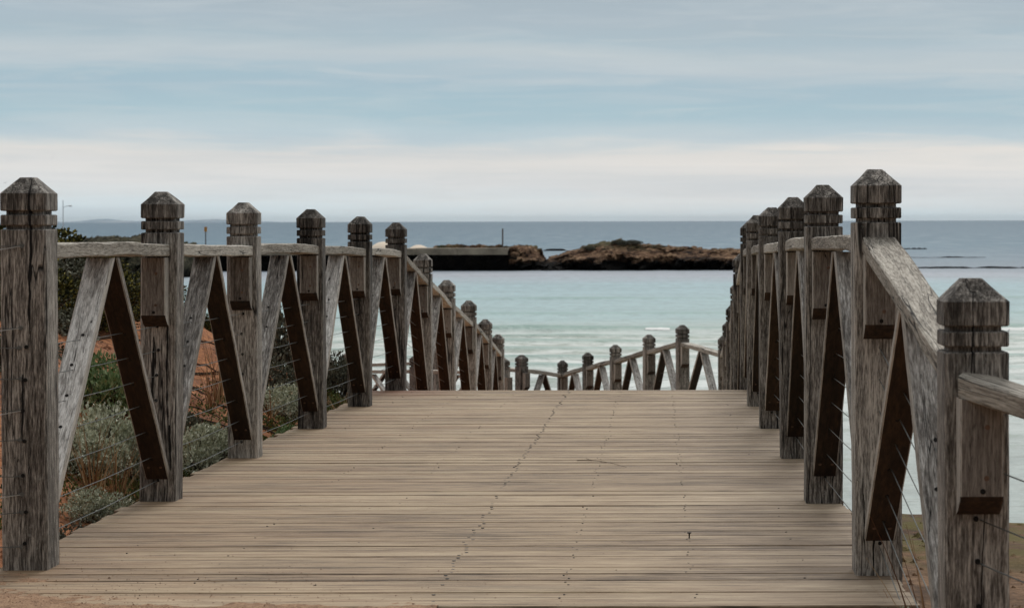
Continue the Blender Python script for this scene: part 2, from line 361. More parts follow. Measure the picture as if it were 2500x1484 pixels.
xs = steps(-500, -40, 12)[:-1] + steps(-40, -8, 24)[:-1] + steps(-8, -2.2, 90)[:-1] + steps(-2.2, -1.9, 10)[:-1] + steps(-1.9, 0.6, 12)[:-1] + steps(0.6, 3.4, 50)[:-1] + steps(3.4, 30, 18)[:-1] + steps(30, 500, 12)
ys = steps(-500, -8, 14)[:-1] + steps(-8, 4.6, 12)[:-1] + steps(4.6, 13, 120)[:-1] + steps(13, 26, 110)[:-1] + steps(26, 60, 34)
g = grid_obj('ground', xs, ys, land, M['soil']); tag(g, 'red brown soil of the bank and bluff', None, None, 'structure')
del g['label']
# ------------------------------------------------------------------ railings
HP = 1.20; WP = 0.14
WH = [0.085, 0.185, 0.29, 0.395, 0.49, 0.585, 0.68]
def post_mesh(seed, wid=WP, extra=0.0, holes=True):
    rnd = random.Random(seed)
    h = HP; hw = wid/2; ch = 0.006
    prof = [(-0.35-extra, hw)] + [(z, hw) for z in steps(0, h-0.162, 12)]
    prof += [(h-0.159, hw-0.003), (h-0.1585, hw-0.014), (h-0.1475, hw-0.014), (h-0.147, hw-0.002), (h-0.144, hw), (h-0.117, hw), (h-0.1145, hw-0.003), (h-0.1142, hw-0.014), (h-0.1035, hw-0.014), (h-0.103, hw-0.003), (h-0.100, hw+0.001), (h-0.0495, hw+0.001), (h-0.0475, hw-0.001), (h-0.024, 0.0455), (h, 0.023)]
    V = []; Fc = []
    ln = (rnd.uniform(-.007, .007), rnd.uniform(-.006, .006)); tk = (rnd.uniform(-.004, .004), rnd.uniform(-.004, .004)); tz = rnd.uniform(-.006, .002)
    for z, a in prof:
        c = min(ch, a*0.25)
        ring = [(a, -a+c), (a, a-c), (a-c, a), (-a+c, a), (-a, a-c), (-a, -a+c), (-a+c, -a), (a-c, -a)]
        for x, y in ring:
            j = 0.0016 if z < h-0.06 else 0.0034
            if z > h-0.03: x += tk[0]*(z-h+0.03)/0.03; y += tk[1]*(z-h+0.03)/0.03
            V.append((x + ln[0]*z + j*mn.noise(Vector((x*20, y*20, z*7+seed*3.1))), y + ln[1]*z + j*mn.noise(Vector((x*20+9, y*20, z*7+seed*5.7))), z))
    n = len(prof)
    for i in range(n-1):
        for k in range(8):
            k2 = (k+1) % 8; Fc.append((i*8+k, i*8+k2, (i+1)*8+k2, (i+1)*8+k))
    Fc.append(tuple((n-1)*8+k for k in range(8))); Fc.append(tuple(range(8))[::-1])
    mi = [0]*len(Fc)
    if holes:
        for wz in WH:
            q = len(Fc); disc(V, Fc, (rnd.uniform(-.006, .006), -hw, wz+rnd.uniform(-.004, .004)), (0, -1, 0), 0.0062, 8, 0.0015); mi += [1]*(len(Fc)-q)
    return mesh('post', V, Fc, mi)
def board(name, A, B, width, thick, mats, parent, up=None, cutA=None, cutB=None, bow=0.0, seg=10, seed=0, facemat=None, holes=(), hole_side=1, jit=0.0015):
    """board from A to B (centre line), 'width' across, 'thick' along its normal; ends may be cut on planes (point, normal)"""
    A = Vector(A); B = Vector(B); d = (B-A).normalized(); L = (B-A).length
    up = Vector(up) if up else Vector((0, 0, 1))
    s = d.cross(up).normalized(); nrm = s.cross(d).normalized()
    if nrm.dot(up) < 0: nrm = -nrm
    R3 = Matrix((s, nrm, d)).transposed(); 
    if R3.determinant() < 0: s = -s; R3 = Matrix((s, nrm, d)).transposed()
    M4 = Matrix.Translation(A) @ R3.to_4x4(); Mi = M4.inverted()
    cc = 0.004; hw = width/2; ht = thick/2
    ring = [(hw, -ht+cc), (hw, ht-cc), (hw-cc, ht), (-hw+cc, ht), (-hw, ht-cc), (-hw, -ht+cc), (-hw+cc, -ht), (hw-cc, -ht)]
    V = []; Fc = []
    def cut(x, y, z, pl):
        p = M4 @ Vector((x, y, z)); pt, pn = Vector(pl[0]), Vector(pl[1])
        t = (pt - p).dot(pn) / d.dot(pn); return z + t
    for i in range(seg+1):
        t = i/seg; zz = L*t
        for (x, y) in ring:
            z = zz
            if i == 0 and cutA: z = cut(x, y, 0, cutA)
            if i == seg and cutB: z = cut(x, y, L, cutB)
            bz = bow*math.sin(math.pi*t)
            q = jit if 0 < i < seg else 0
            V.append((x + q*mn.noise(Vector((seed*2.3, z*6, x*9))), y + bz + q*1.5*mn.noise(Vector((x*9, z*5, seed*1.7))), z))
    for i in range(seg):
        for k in range(8):
            k2 = (k+1) % 8; Fc.append((i*8+k, i*8+k2, (i+1)*8+k2, (i+1)*8+k))
    Fc.append(tuple(range(8))[::-1]); Fc.append(tuple(seg*8+k for k in range(8)))
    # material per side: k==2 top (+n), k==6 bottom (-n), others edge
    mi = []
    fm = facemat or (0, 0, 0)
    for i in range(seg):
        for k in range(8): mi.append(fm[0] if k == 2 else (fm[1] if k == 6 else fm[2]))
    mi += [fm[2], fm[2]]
    for hz, hx in holes:
        q = len(Fc); disc(V, Fc, (hx, ht*hole_side, hz), (0, hole_side, 0), 0.0062, 8, 0.0015); mi += [len(mats)-1]*(len(Fc)-q)
    me = mesh(name, V, Fc, mi)
    for m in mats: me.materials.append(m)
    o = bpy.data.objects.new(name, me); col.objects.link(o)
    o.parent = parent
    o.matrix_local = Matrix.Translation(-parent.matrix_basis.translation) @ M4 if parent.type == 'EMPTY' else M4
    return o
cor_cache = {}
def corbel_mesh(seed):
    rnd = random.Random(seed)
    w2 = 0.0465; t = 0.066; top = 0.945; ln = 0.215 + rnd.uniform(-.012, .012); sl = 0.040
    # profile in (y, z): on the front face of the post
    y0 = -WP/2 - 0.0004; V = []; Fc = []
    zs = steps(top-ln, top, 5)
    rings = [(y0, top-ln-sl)] 
    def sec(x):
        return [(x, y0, top-ln-sl), (x, y0-t*0.45, top-ln-sl+0.012), (x, y0-t+0.004, top-ln-0.004), (x, y0-t, top-ln+0.006), (x, y0-t, top), (x, y0, top)]
    xs_ = [-w2, -w2+0.004, w2-0.004, w2]
    for i, x in enumerate(xs_):
        for p in sec(x):
            p = list(p)
            if i in (0, 3) and p[1] < y0-0.001: p[1] += 0.003
            V.append(tuple(p))
    for i in range(3):
        for k in range(6):
            k2 = (k+1) % 6; Fc.append((i*6+k, (i+1)*6+k, (i+1)*6+k2, i*6+k2))
    Fc.append(tuple(range(6))); Fc.append(tuple(18+k for k in range(6))[::-1])
    mi = []
    for i in range(3):
        for k in range(6): mi.append(1 if k in (0, 1, 2) else (0 if i == 1 else 4))  # slanted end in dark brown, painting in the shade of its downward face
    mi += [4, 4]  # sides and edge strips in paler wood, painting in the light they catch
    q = len(Fc); disc(V, Fc, (0.012, y0-t, top-0.06), (0, -1, 0), 0.006, 8, 0.0012); disc(V, Fc, (0.010, y0-t, top-ln+0.045), (0, -1, 0), 0.006, 8, 0.0012); mi += [3]*(len(Fc)-q)
    q = len(Fc); disc(V, Fc, (0.002, y0-t, top-ln+0.017), (0, -1, 0), 0.0062, 8, 0.0015); mi += [2]*(len(Fc)-q)
    return mesh('corbel', V, Fc, mi)
def railing(posts, label, wire=True, seed0=0, first_back=True, group=None, rots=None, skip_corbel=(), rail_w=0.10, name='timber_railing'):
    """posts: list of (x centre, y front face, z of the top)"""
    P = [Vector((x, y+WP/2, zt-HP)) for x, y, zt in posts]
    root = empty(name, P[0], label, 'railing', group)
    rt = P[0]
    for i, p in enumerate(P):
        me = post_mesh(seed0+i); me.materials.append(M['post']); me.materials.append(M['hole'])
        o = bpy.data.objects.new('post', me); col.objects.link(o); o.parent = root; o.location = p - rt
        rz = rots[i] if rots else 0.0
        o.rotation_euler = (0, 0, rz)
        if i not in skip_corbel:
            cm = corbel_mesh(seed0+i)
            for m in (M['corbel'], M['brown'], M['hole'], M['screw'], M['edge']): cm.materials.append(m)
            c = bpy.data.objects.new('corbel', cm); col.objects.link(c); c.parent = o
    for i in range(len(P)-1):
        bay(P[i], P[i+1], root, seed0*50+i)
    if wire:
        for wz in WH:
            V = []; Fc = []
            pts = []
            for i, p in enumerate(P):
                pts.append(p - rt + Vector((0, 0, wz)))
                if i < len(P)-1:
                    q = (P[i]+P[i+1])/2 - rt + Vector((0, 0, wz - 0.006)); pts.append(q)
            tube(V, Fc, pts, 0.0016, 5)
            link('wire', mesh('wire', V, Fc), M['wire'], root)
    return root, P
def bay(a, b, root, seed):
    rnd = random.Random(seed)
    h = (b-a); hd = Vector((h.x, h.y, 0)).normalized()
    A = a + hd*(WP/2+0.0005); B = b - hd*(WP/2+0.0005)
    RT = 0.997; T = 0.047
    ra = A + Vector((0, 0, RT-T/2)); rb = B + Vector((0, 0, RT-T/2))
    board('rail', ra, rb, 0.100, T, [M['rail'], M['hole']], root, cutA=(A, hd), cutB=(B, hd), bow=rnd.uniform(-0.004, 0.012), seed=seed, seg=12, jit=0.004)
    m = (A+B)/2; zr = RT - T - 0.002
    slope = (B-A).z / Vector(((B-A).x, (B-A).y, 0)).length
    nrm = (Vector((0, 0, 1)) - hd*slope).normalized()
    t = 0.034
    hb = 0.115
    # near strut: back of the near post, low -> middle of the bay, high (its upper face looks at us)
    top = m - hd*0.035 + Vector((0, 0, zr)); foot = A + Vector((0, 0, hb))
    L = (top-foot).length; hs = []
    for wz in WH[1:]:
        k = (wz-hb)/(zr-hb); hs.append((L*k, rnd.uniform(-.008, .008)))
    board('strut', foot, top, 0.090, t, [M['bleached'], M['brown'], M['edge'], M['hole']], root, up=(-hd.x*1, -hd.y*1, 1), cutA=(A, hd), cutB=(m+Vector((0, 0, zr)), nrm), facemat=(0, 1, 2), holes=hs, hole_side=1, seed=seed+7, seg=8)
    top = m + hd*0.035 + Vector((0, 0, zr)); foot = B + Vector((0, 0, hb))
    L = (top-foot).length; hs = []
    for wz in WH[1:]:
        k = (wz-hb)/(zr-hb); hs.append((L*k, rnd.uniform(-.008, .008)))
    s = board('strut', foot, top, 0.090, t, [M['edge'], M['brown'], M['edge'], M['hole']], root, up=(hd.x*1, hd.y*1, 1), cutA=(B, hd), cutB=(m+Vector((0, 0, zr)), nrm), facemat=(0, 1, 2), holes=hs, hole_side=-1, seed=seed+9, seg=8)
    for sx in (-0.022, 0.024):
        V = []; Fc = []; disc(V, Fc, (sx, -t/2, 0.055), (0, -1, 0), 0.0058, 8, 0.002)
        link('screw', mesh('screw', V, Fc), M['screw'], s)
# measured tops (photograph rows) along the two rows
LY = [6.98 + 1.873*i for i in range(11)]
LX = [-1.857, -1.863, -1.872, -1.838, -1.818, -1.804, -1.797, -1.778, -1.742, -1.729, -1.726]
LT = [430, 466, 493, 510, 528, 543, 620, 684, 734, 780, 817]
L = [(x - WP/2, y, PZ(t-1, y)) for x, y, t in zip(LX, LY, LT)]
RY = [4.97, 6.84] + [6.84 + 1.895*i for i in range(1, 11)]
RX = [0.6226, 0.589, 0.564, 0.572, 0.5585, 0.566, 0.588, 0.606, 0.640, 0.664, 0.678, 0.684]
RT_ = [683, 414, 452, 482, 507, 526, 541, 621, 690, 745, 785, 820]
Rr = [(x + WP/2, y, PZ(t, y)) for x, y, t in zip(RX, RY, RT_)]
rl, PL = railing(L, 'weathered timber railing along the left of the boardwalk, beside the red bank and shrubs', seed0=1, skip_corbel=(0,))
rr, PR = railing(Rr, 'weathered grey timber railing along the right side of the boardwalk, dropping at its near end', seed0=40)
# far walkway railing: from the landing, curving left and down
far = [(0.30, 27.4, 794), (-0.11, 29.2, 817), (-0.565, 31.0, 842), (-1.0, 32.8, 861), (-1.44, 34.6, 880)]
FR = [(x, y, PZ(t, y)) for x, y, t in far]
rf, PF = railing([Rr[-1]][:0] + FR, 'far timber railing stepping down below the deck, in front of the pale surf', seed0=80, rots=[0.24]*5)
# its corbels and rails face the other way only by perspective; join rail to the boardwalk's last post
bay(PR[-1], PF[0], rf, 901)
far2 = [(-1.95, 32.8, 866), (-3.30, 34.2, 849), (-4.80, 35.6, 857)]
rg, PG = railing([(x, y, PZ(t, y)) for x, y, t in far2], 'farthest timber railing running left from the lowest turn, seen through the left railing', seed0=90, rots=[0.75]*3)
bay(PG[0], PF[-1], rg, 955)
far3 = [(-2.05, 30.4, 873), (-3.32, 31.5, 866), (-4.7, 32.6, 871)]
rh, PH = railing([(x, y, PZ(t, y)) for x, y, t in far3], 'short far timber railing on the near side of the lower path, behind the left posts', seed0=97, rots=[0.75]*3)
# deep open checks in the faces of some posts
def crack(root, idx, x0, z0, z1, wd, seed):
    wd *= 1.5
    post = [c for c in root.children if c.name.startswith('post')][idx]
    def hwz(z):
        t = HP - z
        if t < 0.048: return 0.023 + (0.0698-0.023)*t/0.048
        if 0.103 < t < 0.115 or 0.147 < t < 0.159: return WP/2 - 0.013
        return WP/2
    V = []; Fc = []; n = 90
    for i in range(n+1):
        t = i/n; z = z0 + (z1-z0)*t; w_ = wd*(math.sin(math.pi*min(1, t*0.96+0.04))**0.5)*(0.55+0.9*abs(mn.noise(Vector((z*16, seed, 1)))))
        x = x0 + 0.016*mn.noise(Vector((z*3.2, seed*1.7, 0))) + 0.003*mn.noise(Vector((z*22, seed, 5)))
        y = -hwz(z) - 0.0012
        V += [(x-w_/2, y, z), (x, y-0.0004, z), (x+w_/2, y, z)]
    for i in range(n):
        for k in (0, 1): a = i*3+k; Fc.append((a, a+1, a+4, a+3))
    link('crack', mesh('crack', V, Fc), M['hole'], post)
for a in ((rl, 0, 0.018, 1.196, 0.72, 0.0085, 3), (rl, 0, -0.004, 0.60, 0.40, 0.006, 4), (rl, 1, -0.018, 0.64, 0.33, 0.011, 5), (rl, 1, 0.040, 0.90, 0.28, 0.006, 7), (rl, 1, 0.046, 0.30, 0.12, 0.009, 8), (rl, 2, 0.0, 1.15, 0.96, 0.003, 9),
          (rl, 4, 0.008, 1.0, 0.1, 0.003, 10), (rl, 3, 0.01, 0.22, 0.02, 0.006, 12), (rr, 2, 0.012, 1.196, 0.97, 0.005, 13), (rr, 1, -0.045, 0.86, 0.05, 0.006, 14), (rr, 1, 0.012, 0.9, 0.25, 0.004, 15), (rr, 1, 0.02, 1.195, 1.03, 0.004, 16),
          (rr, 0, 0.012, 0.74, 0.02, 0.0032, 17), (rr, 2, 0.03, 0.2, 0.0, 0.004, 19), (rr, 0, -0.02, 1.10, 0.98, 0.004, 21), (rr, 1, -0.012, 0.16, 0.0, 0.005, 22)): crack(*a)
# rail that leaves the lowest near post to the right, with its wires
R1 = PR[0]
d = Vector((0.66, -0.74, -0.20))
A = R1 + Vector((-0.002, -WP/2-0.048, 0.0))
st = A + Vector((-0.015, -0.01, 0.965)); en = st + d*1.6
board('rail', st + Vector((0.02, 0.03, 0)), en, 0.105, 0.047, [M['rail'], M['hole']], rr, cutA=(Vector((R1.x-0.048, A.y, 0)), (1, -0.35, 0)), seed=77, seg=12, bow=0.01)
p_end = PR[0] + Vector((1.15, -1.35, -0.36))
me = post_mesh(211); me.materials.append(M['post']); me.materials.append(M['hole'])
o = bpy.data.objects.new('post', me); col.objects.link(o); o.parent = rr; o.location = p_end - PR[0]; o.rotation_euler = (0, 0, 0.8)
for wz in WH + [0.80]:
    V = []; Fc = []; tube(V, Fc, [Vector((0, -0.06, wz)), Vector((0.58, -0.70, wz-0.19)), p_end - PR[0] + Vector((0, 0, wz))], 0.0017, 5)
    link('wire', mesh('wire', V, Fc), M['wire'], rr)
# the tied-off wire ends on the nearest left post
rnd = random.Random(5)
for o in list(rl.children):
    if o.name.startswith('post'): p0 = o; break
for i, wz in enumerate([0.076, 0.18, 0.235, 0.29, 0.4, 0.49, 0.586, 0.68, 0.74, 0.99]):
    hx = -0.012 + rnd.uniform(-.004, .004); y = -WP/2
    V = []; Fc = []
    s = Vector((hx, y, wz)); e = Vector((-0.30, y-0.10, wz + rnd.choice((-0.03, 0.01, 0.015, -0.01))))
    disc(V, Fc, s, (0, -1, 0), 0.007, 8, 0.001)
    tube(V, Fc, [s, s + Vector((-0.03, -0.014, 0.0)), (s+e)/2 + Vector((0, -0.01, 0.004)), e], 0.0015, 5)
    link('wire_end', mesh('wire_end', V, Fc), M['wire'], p0)
    if i in (2, 5, 8, 9):
        Vc = []; Fcc = []; c = s + (e-s)*0.28 + Vector((0, -0.012, -0.012)); tube(Vc, Fcc, [s, c, c + Vector((-0.1, -0.02, -0.04))], 0.0014, 5)
        tube(Vc, Fcc, [c + Vector((0.006, -0.002, 0.002)), c - Vector((0.006, 0.002, 0.002))], 0.004, 6)
        link('wire_tie', mesh('wire_tie', Vc, Fcc), M['crimp'], p0)
# ------------------------------------------------------------------ boardwalk
bw = empty('boardwalk', (-0.65, 6.25, -1.05), 'wide tan and grey timber boardwalk of crosswise planks running to the crest', 'boardwalk')
X0, X1 = -2.015, 0.705
def plank_geo(V, Fc, y0, y1, z0, z1, x0, x1, seed, seg=40, thick=0.04):
    rnd = random.Random(seed); b = len(V)
    e0 = rnd.uniform(-0.0014, 0.0014); cup = rnd.uniform(0.0, 0.0012)
    prof = [(0, -1, -thick), (0, -1, -0.003), (0.0028, -1, 0.0), (0.3, 0, 0), (0.7, 0, 0), (-0.0028, 1, 0), (0, 1, -0.003), (0, 1, -thick)]
    for i in range(seg+1):
        x = x0 + (x1-x0)*i/seg
        ja = 0.0030*mn.noise(Vector((x*1.7, seed*3.3, 0))); jb = 0.0030*mn.noise(Vector((x*1.7, seed*3.3, 9)))
        jz = 0.0012*mn.noise(Vector((x*1.3, seed*1.9, 4)))
        for k, (t, sgn, dz) in enumerate(prof):
            if sgn == -1: y = y0 + ja + t
            elif sgn == 1: y = y1 + jb + t
            else: y = y0 + (y1-y0)*t
            f = (y-y0)/(y1-y0); z = z0 + (z1-z0)*f + dz + jz + e0 + (cup if abs(f-0.5) > 0.4 else 0)
            V.append((x, y, z))
    n = len(prof)
    for i in range(seg):
        for k in range(n):
            k2 = (k+1) % n; Fc.append((b+i*n+k, b+i*n+k2, b+(i+1)*n+k2, b+(i+1)*n+k))
    Fc.append(tuple(b+k for k in range(n))[::-1]); Fc.append(tuple(b+seg*n+k for k in range(n)))
rnd = random.Random(11)
pitch = 0.128; y = 6.25; NV = []; NF = []; i = 0
o0 = bw.location
while y < 27.6:
    gap = rnd.choice((0.002, 0.003, 0.004, 0.006, 0.008, 0.012, 0.018)) if y < 16 else 0.005
    y1 = y + pitch - gap
    xa = X0 + rnd.uniform(-0.018, 0.012) + (0.0 if y < 16 else 0.009*(y-16)); xb = X1 + rnd.uniform(-0.012, 0.012) + (0.0 if y < 16 else 0.011*(y-16))
    if y < 16.35:
        V = []; Fc = []; cx, cy, cz = (xa+xb)/2, (y+y1)/2, path_z((y+y1)/2)
        plank_geo(V, Fc, y-cy, y1-cy, path_z(y)-cz, path_z(y1)-cz, xa-cx, xb-cx, i)
        o = link('plank', mesh('plank', V, Fc), M['deck'], bw); o.location = Vector((cx, cy, cz)) - o0
        for nx in (-1.72, -1.36, -0.99, -0.63, -0.27, 0.10, 0.44):
            if nx in (-1.72, 0.44) and rnd.random() < 0.7: continue
            for yy in (y+0.03, y1-0.03):
                if rnd.random() < (0.04 if nx == -0.63 else (0.45 if nx in (0.10, -0.27) else 0.72)): continue
                x = nx + rnd.gauss(0, 0.007)
                tube(NV, NF, [Vector((x, yy, path_z(yy)-0.01))-o0, Vector((x, yy, path_z(yy)+0.0012))-o0], 0.0056 if nx == -0.63 else 0.0032, 7)
    else:
        if i and 'RV' not in globals(): RV = []; RF = []
        plank_geo(RV, RF, y-o0.y, y1-o0.y, path_z(y)-o0.z, path_z(y1)-o0.z, xa-o0.x, xb-o0.x, i, seg=6)
    y += pitch; i += 1
link('lower_planks', mesh('lower_planks', RV, RF), M['deck'], bw)['kind'] = 'stuff'
link('nail_heads', mesh('nail_heads', NV, NF), flat('dark_nail_head', (0.02, 0.017, 0.014), 0.6, 0.3), bw)['kind'] = 'stuff'
def box(V, Fc, x0, x1, y0, y1, z0, z1, z0b=None, z1b=None):
    b = len(V); z0b = z0 if z0b is None else z0b; z1b = z1 if z1b is None else z1b
    V += [(x0, y0, z0), (x1, y0, z0), (x1, y1, z0b), (x0, y1, z0b), (x0, y0, z1), (x1, y0, z1), (x1, y1, z1b), (x0, y1, z1b)]
    Fc += [(b, b+3, b+2, b+1), (b+4, b+5, b+6, b+7), (b, b+1, b+5, b+4), (b+1, b+2, b+6, b+5), (b+2, b+3, b+7, b+6), (b+3, b, b+4, b+7)]
for jx in (-1.90, -1.36, -0.63, 0.10, 0.60):
    V = []; Fc = []
    for (a, za), (b_, zb) in zip(PZT[1:9], PZT[2:10]):
        a = max(a, 6.27); box(V, Fc, jx-0.03-o0.x, jx+0.03-o0.x, a-o0.y, b_-o0.y, path_z(a)-0.20-o0.z, path_z(a)-0.044-o0.z, zb-0.20-o0.z, zb-0.044-o0.z)
    link('joist', mesh('joist', V, Fc), M['corbel'], bw)
for yy in steps(12, 27, 6):
    for xx in (-1.9, 0.6):
        V = []; Fc = []; box(V, Fc, xx-0.07-o0.x+0.0, xx+0.07-o0.x, yy-0.07-o0.y, yy+0.07-o0.y, -7.5-o0.z, path_z(yy)-0.205-o0.z)
        link('support_pile', mesh('support_pile', V, Fc), M['corbel'], bw)
# lower path deck
lp = empty('lower_walkway', (-1, 28, -2.5), 'lower timber walkway beyond the crest, hidden below the far railing', 'walkway')
V = []; Fc = []
pts = [((-1.75, 27.0), (0.75, 27.0), -2.47), ((-2.2, 29.2), (-0.0, 29.3), -2.66), ((-3.0, 31.2), (-0.9, 33.0), -3.08), ((-3.4, 32.4), (-1.4, 34.8), -3.28), ((-4.8, 33.4), (-4.8, 36.0), -3.28), ((-8, 35), (-7, 38), -3.3)]
for (a, b_, z), (c, d_, z2) in zip(pts, pts[1:]):
    n = 14
    for k in range(n):
        t0 = k/n; t1 = (k+0.93)/n; q = len(V)
        for t in (t0, t1):
            for (p, r_) in ((a, c), (b_, d_)):
                V.append((p[0]+(r_[0]-p[0])*t+1, p[1]+(r_[1]-p[1])*t-28, z+(z2-z)*t+2.5))
        for j in range(4): v = V[q+j]; V.append((v[0], v[1], v[2]-0.04))
        Fc += [(q, q+1, q+3, q+2), (q+4, q+6, q+7, q+5), (q, q+4, q+5, q+1), (q+2, q+3, q+7, q+6), (q, q+2, q+6, q+4), (q+1, q+5, q+7, q+3)]
link('planks', mesh('planks', V, Fc), M['deck'], lp)['kind'] = 'stuff'
for (a, b_, z) in pts[:5]:
    for p in (a, b_):
        V = []; Fc = []; box(V, Fc, p[0]+1-0.07, p[0]+1+0.07, p[1]-28-0.07, p[1]-28+0.07, -5.5, z+2.5-0.05)
        link('support_pile', mesh('support_pile', V, Fc), M['corbel'], lp)
# sand blown over the near left of the deck
def sandz(x, y):
    dz = path_z(y)
    m = 0.019 - 0.020*sst(-2.1, -1.3, x) - 0.022*sst(6.25, 6.75, y) + 0.010*sst(6.3, 6.2, y)
    n = 0.009*mn.fractal(Vector((x*5, y*7, 2)), 1.0, 2.0, 4) + 0.004*mn.noise(Vector((x*45, y*45, 2)))
    return dz + m + n
sx = steps(-2.5, -0.6, 190); sy = steps(5.6, 6.95, 140)
o = grid_obj('sand', sx, sy, sandz, M['sand']); o['kind'] = 'structure'
V = []; Fc = []
for k in range(1100):      # crumbs of soil and grit
    x = -2.1 + abs(rnd.gauss(0, 0.9)); y = 6.1 + abs(rnd.gauss(0, 0.5))
    if k > 950: x = rnd.uniform(-1.9, 0.6); y = rnd.uniform(6.3, 14)
    if x > 0.6 or (k <= 950 and x > -0.9 and rnd.random() < .6): continue
    r = rnd.uniform(0.001, 0.0026) if k > 950 else rnd.uniform(0.001, 0.003)
    if rnd.random() < 0.02: r *= 1.8
    z = max(path_z(y)+0.001, sandz(x, y) if y < 6.9 and x < -0.6 else -9)
    q = len(V); 
    for dv in ((1, 0, 0), (-1, 0, 0), (0, 1, 0), (0, -1, 0), (0, 0, 1)): V.append((x+dv[0]*r*rnd.uniform(.6, 1.3), y+dv[1]*r, z+dv[2]*r*rnd.uniform(.6, 1.1)))
    Fc += [(q, q+2, q+4), (q+2, q+1, q+4), (q+1, q+3, q+4), (q+3, q, q+4)]
o = link('soil_crumbs', mesh('soil_crumbs', V, Fc), flat('brown_crumb', (0.15, 0.075, 0.04), 0.9, 0, 0.6, 3)); tag(o, 'brown crumbs of soil and grit scattered over the deck planks', 'debris', None, 'stuff')
# a thin twig on the deck and a screw standing proud
V = []; Fc = []; pts = []
for k in range(14):
    t = k/13; px = 1408 + 122*t; py = 1123 + 13*t - 7*math.sin(math.pi*t); yy = 1.105*F/(py-540)
    pts.append((PX(px, 10.55)-0.0, 10.5 - 0.28*t + 0.10*math.sin(math.pi*t), path_z(10.5) + 0.006))
tube(V, Fc, pts, 0.0015, 5, 0.0008); tube(V, Fc, [pts[4], (pts[4][0]-0.03, pts[4][1]+0.06, pts[4][2]+0.004)], 0.0012, 5)
tag(link('twig', mesh('twig', V, Fc), flat('dry_twig', (0.07, 0.045, 0.03), 0.9, 0, 0.3)), 'thin curved twig lying on the planks right of the middle', 'twig')
V = []; Fc = []; yy = 7.72; xx = PX(1681, yy); zz = path_z(yy)
tube(V, Fc, [(xx, yy, zz), (xx, yy, zz+0.016)], 0.0028, 6); tube(V, Fc, [(xx, yy, zz+0.016), (xx, yy, zz+0.019)], 0.0075, 8)
tag(link('screw', mesh('screw', V, Fc), M['hole']), 'dark screw standing proud of the planks right of centre', 'screw')
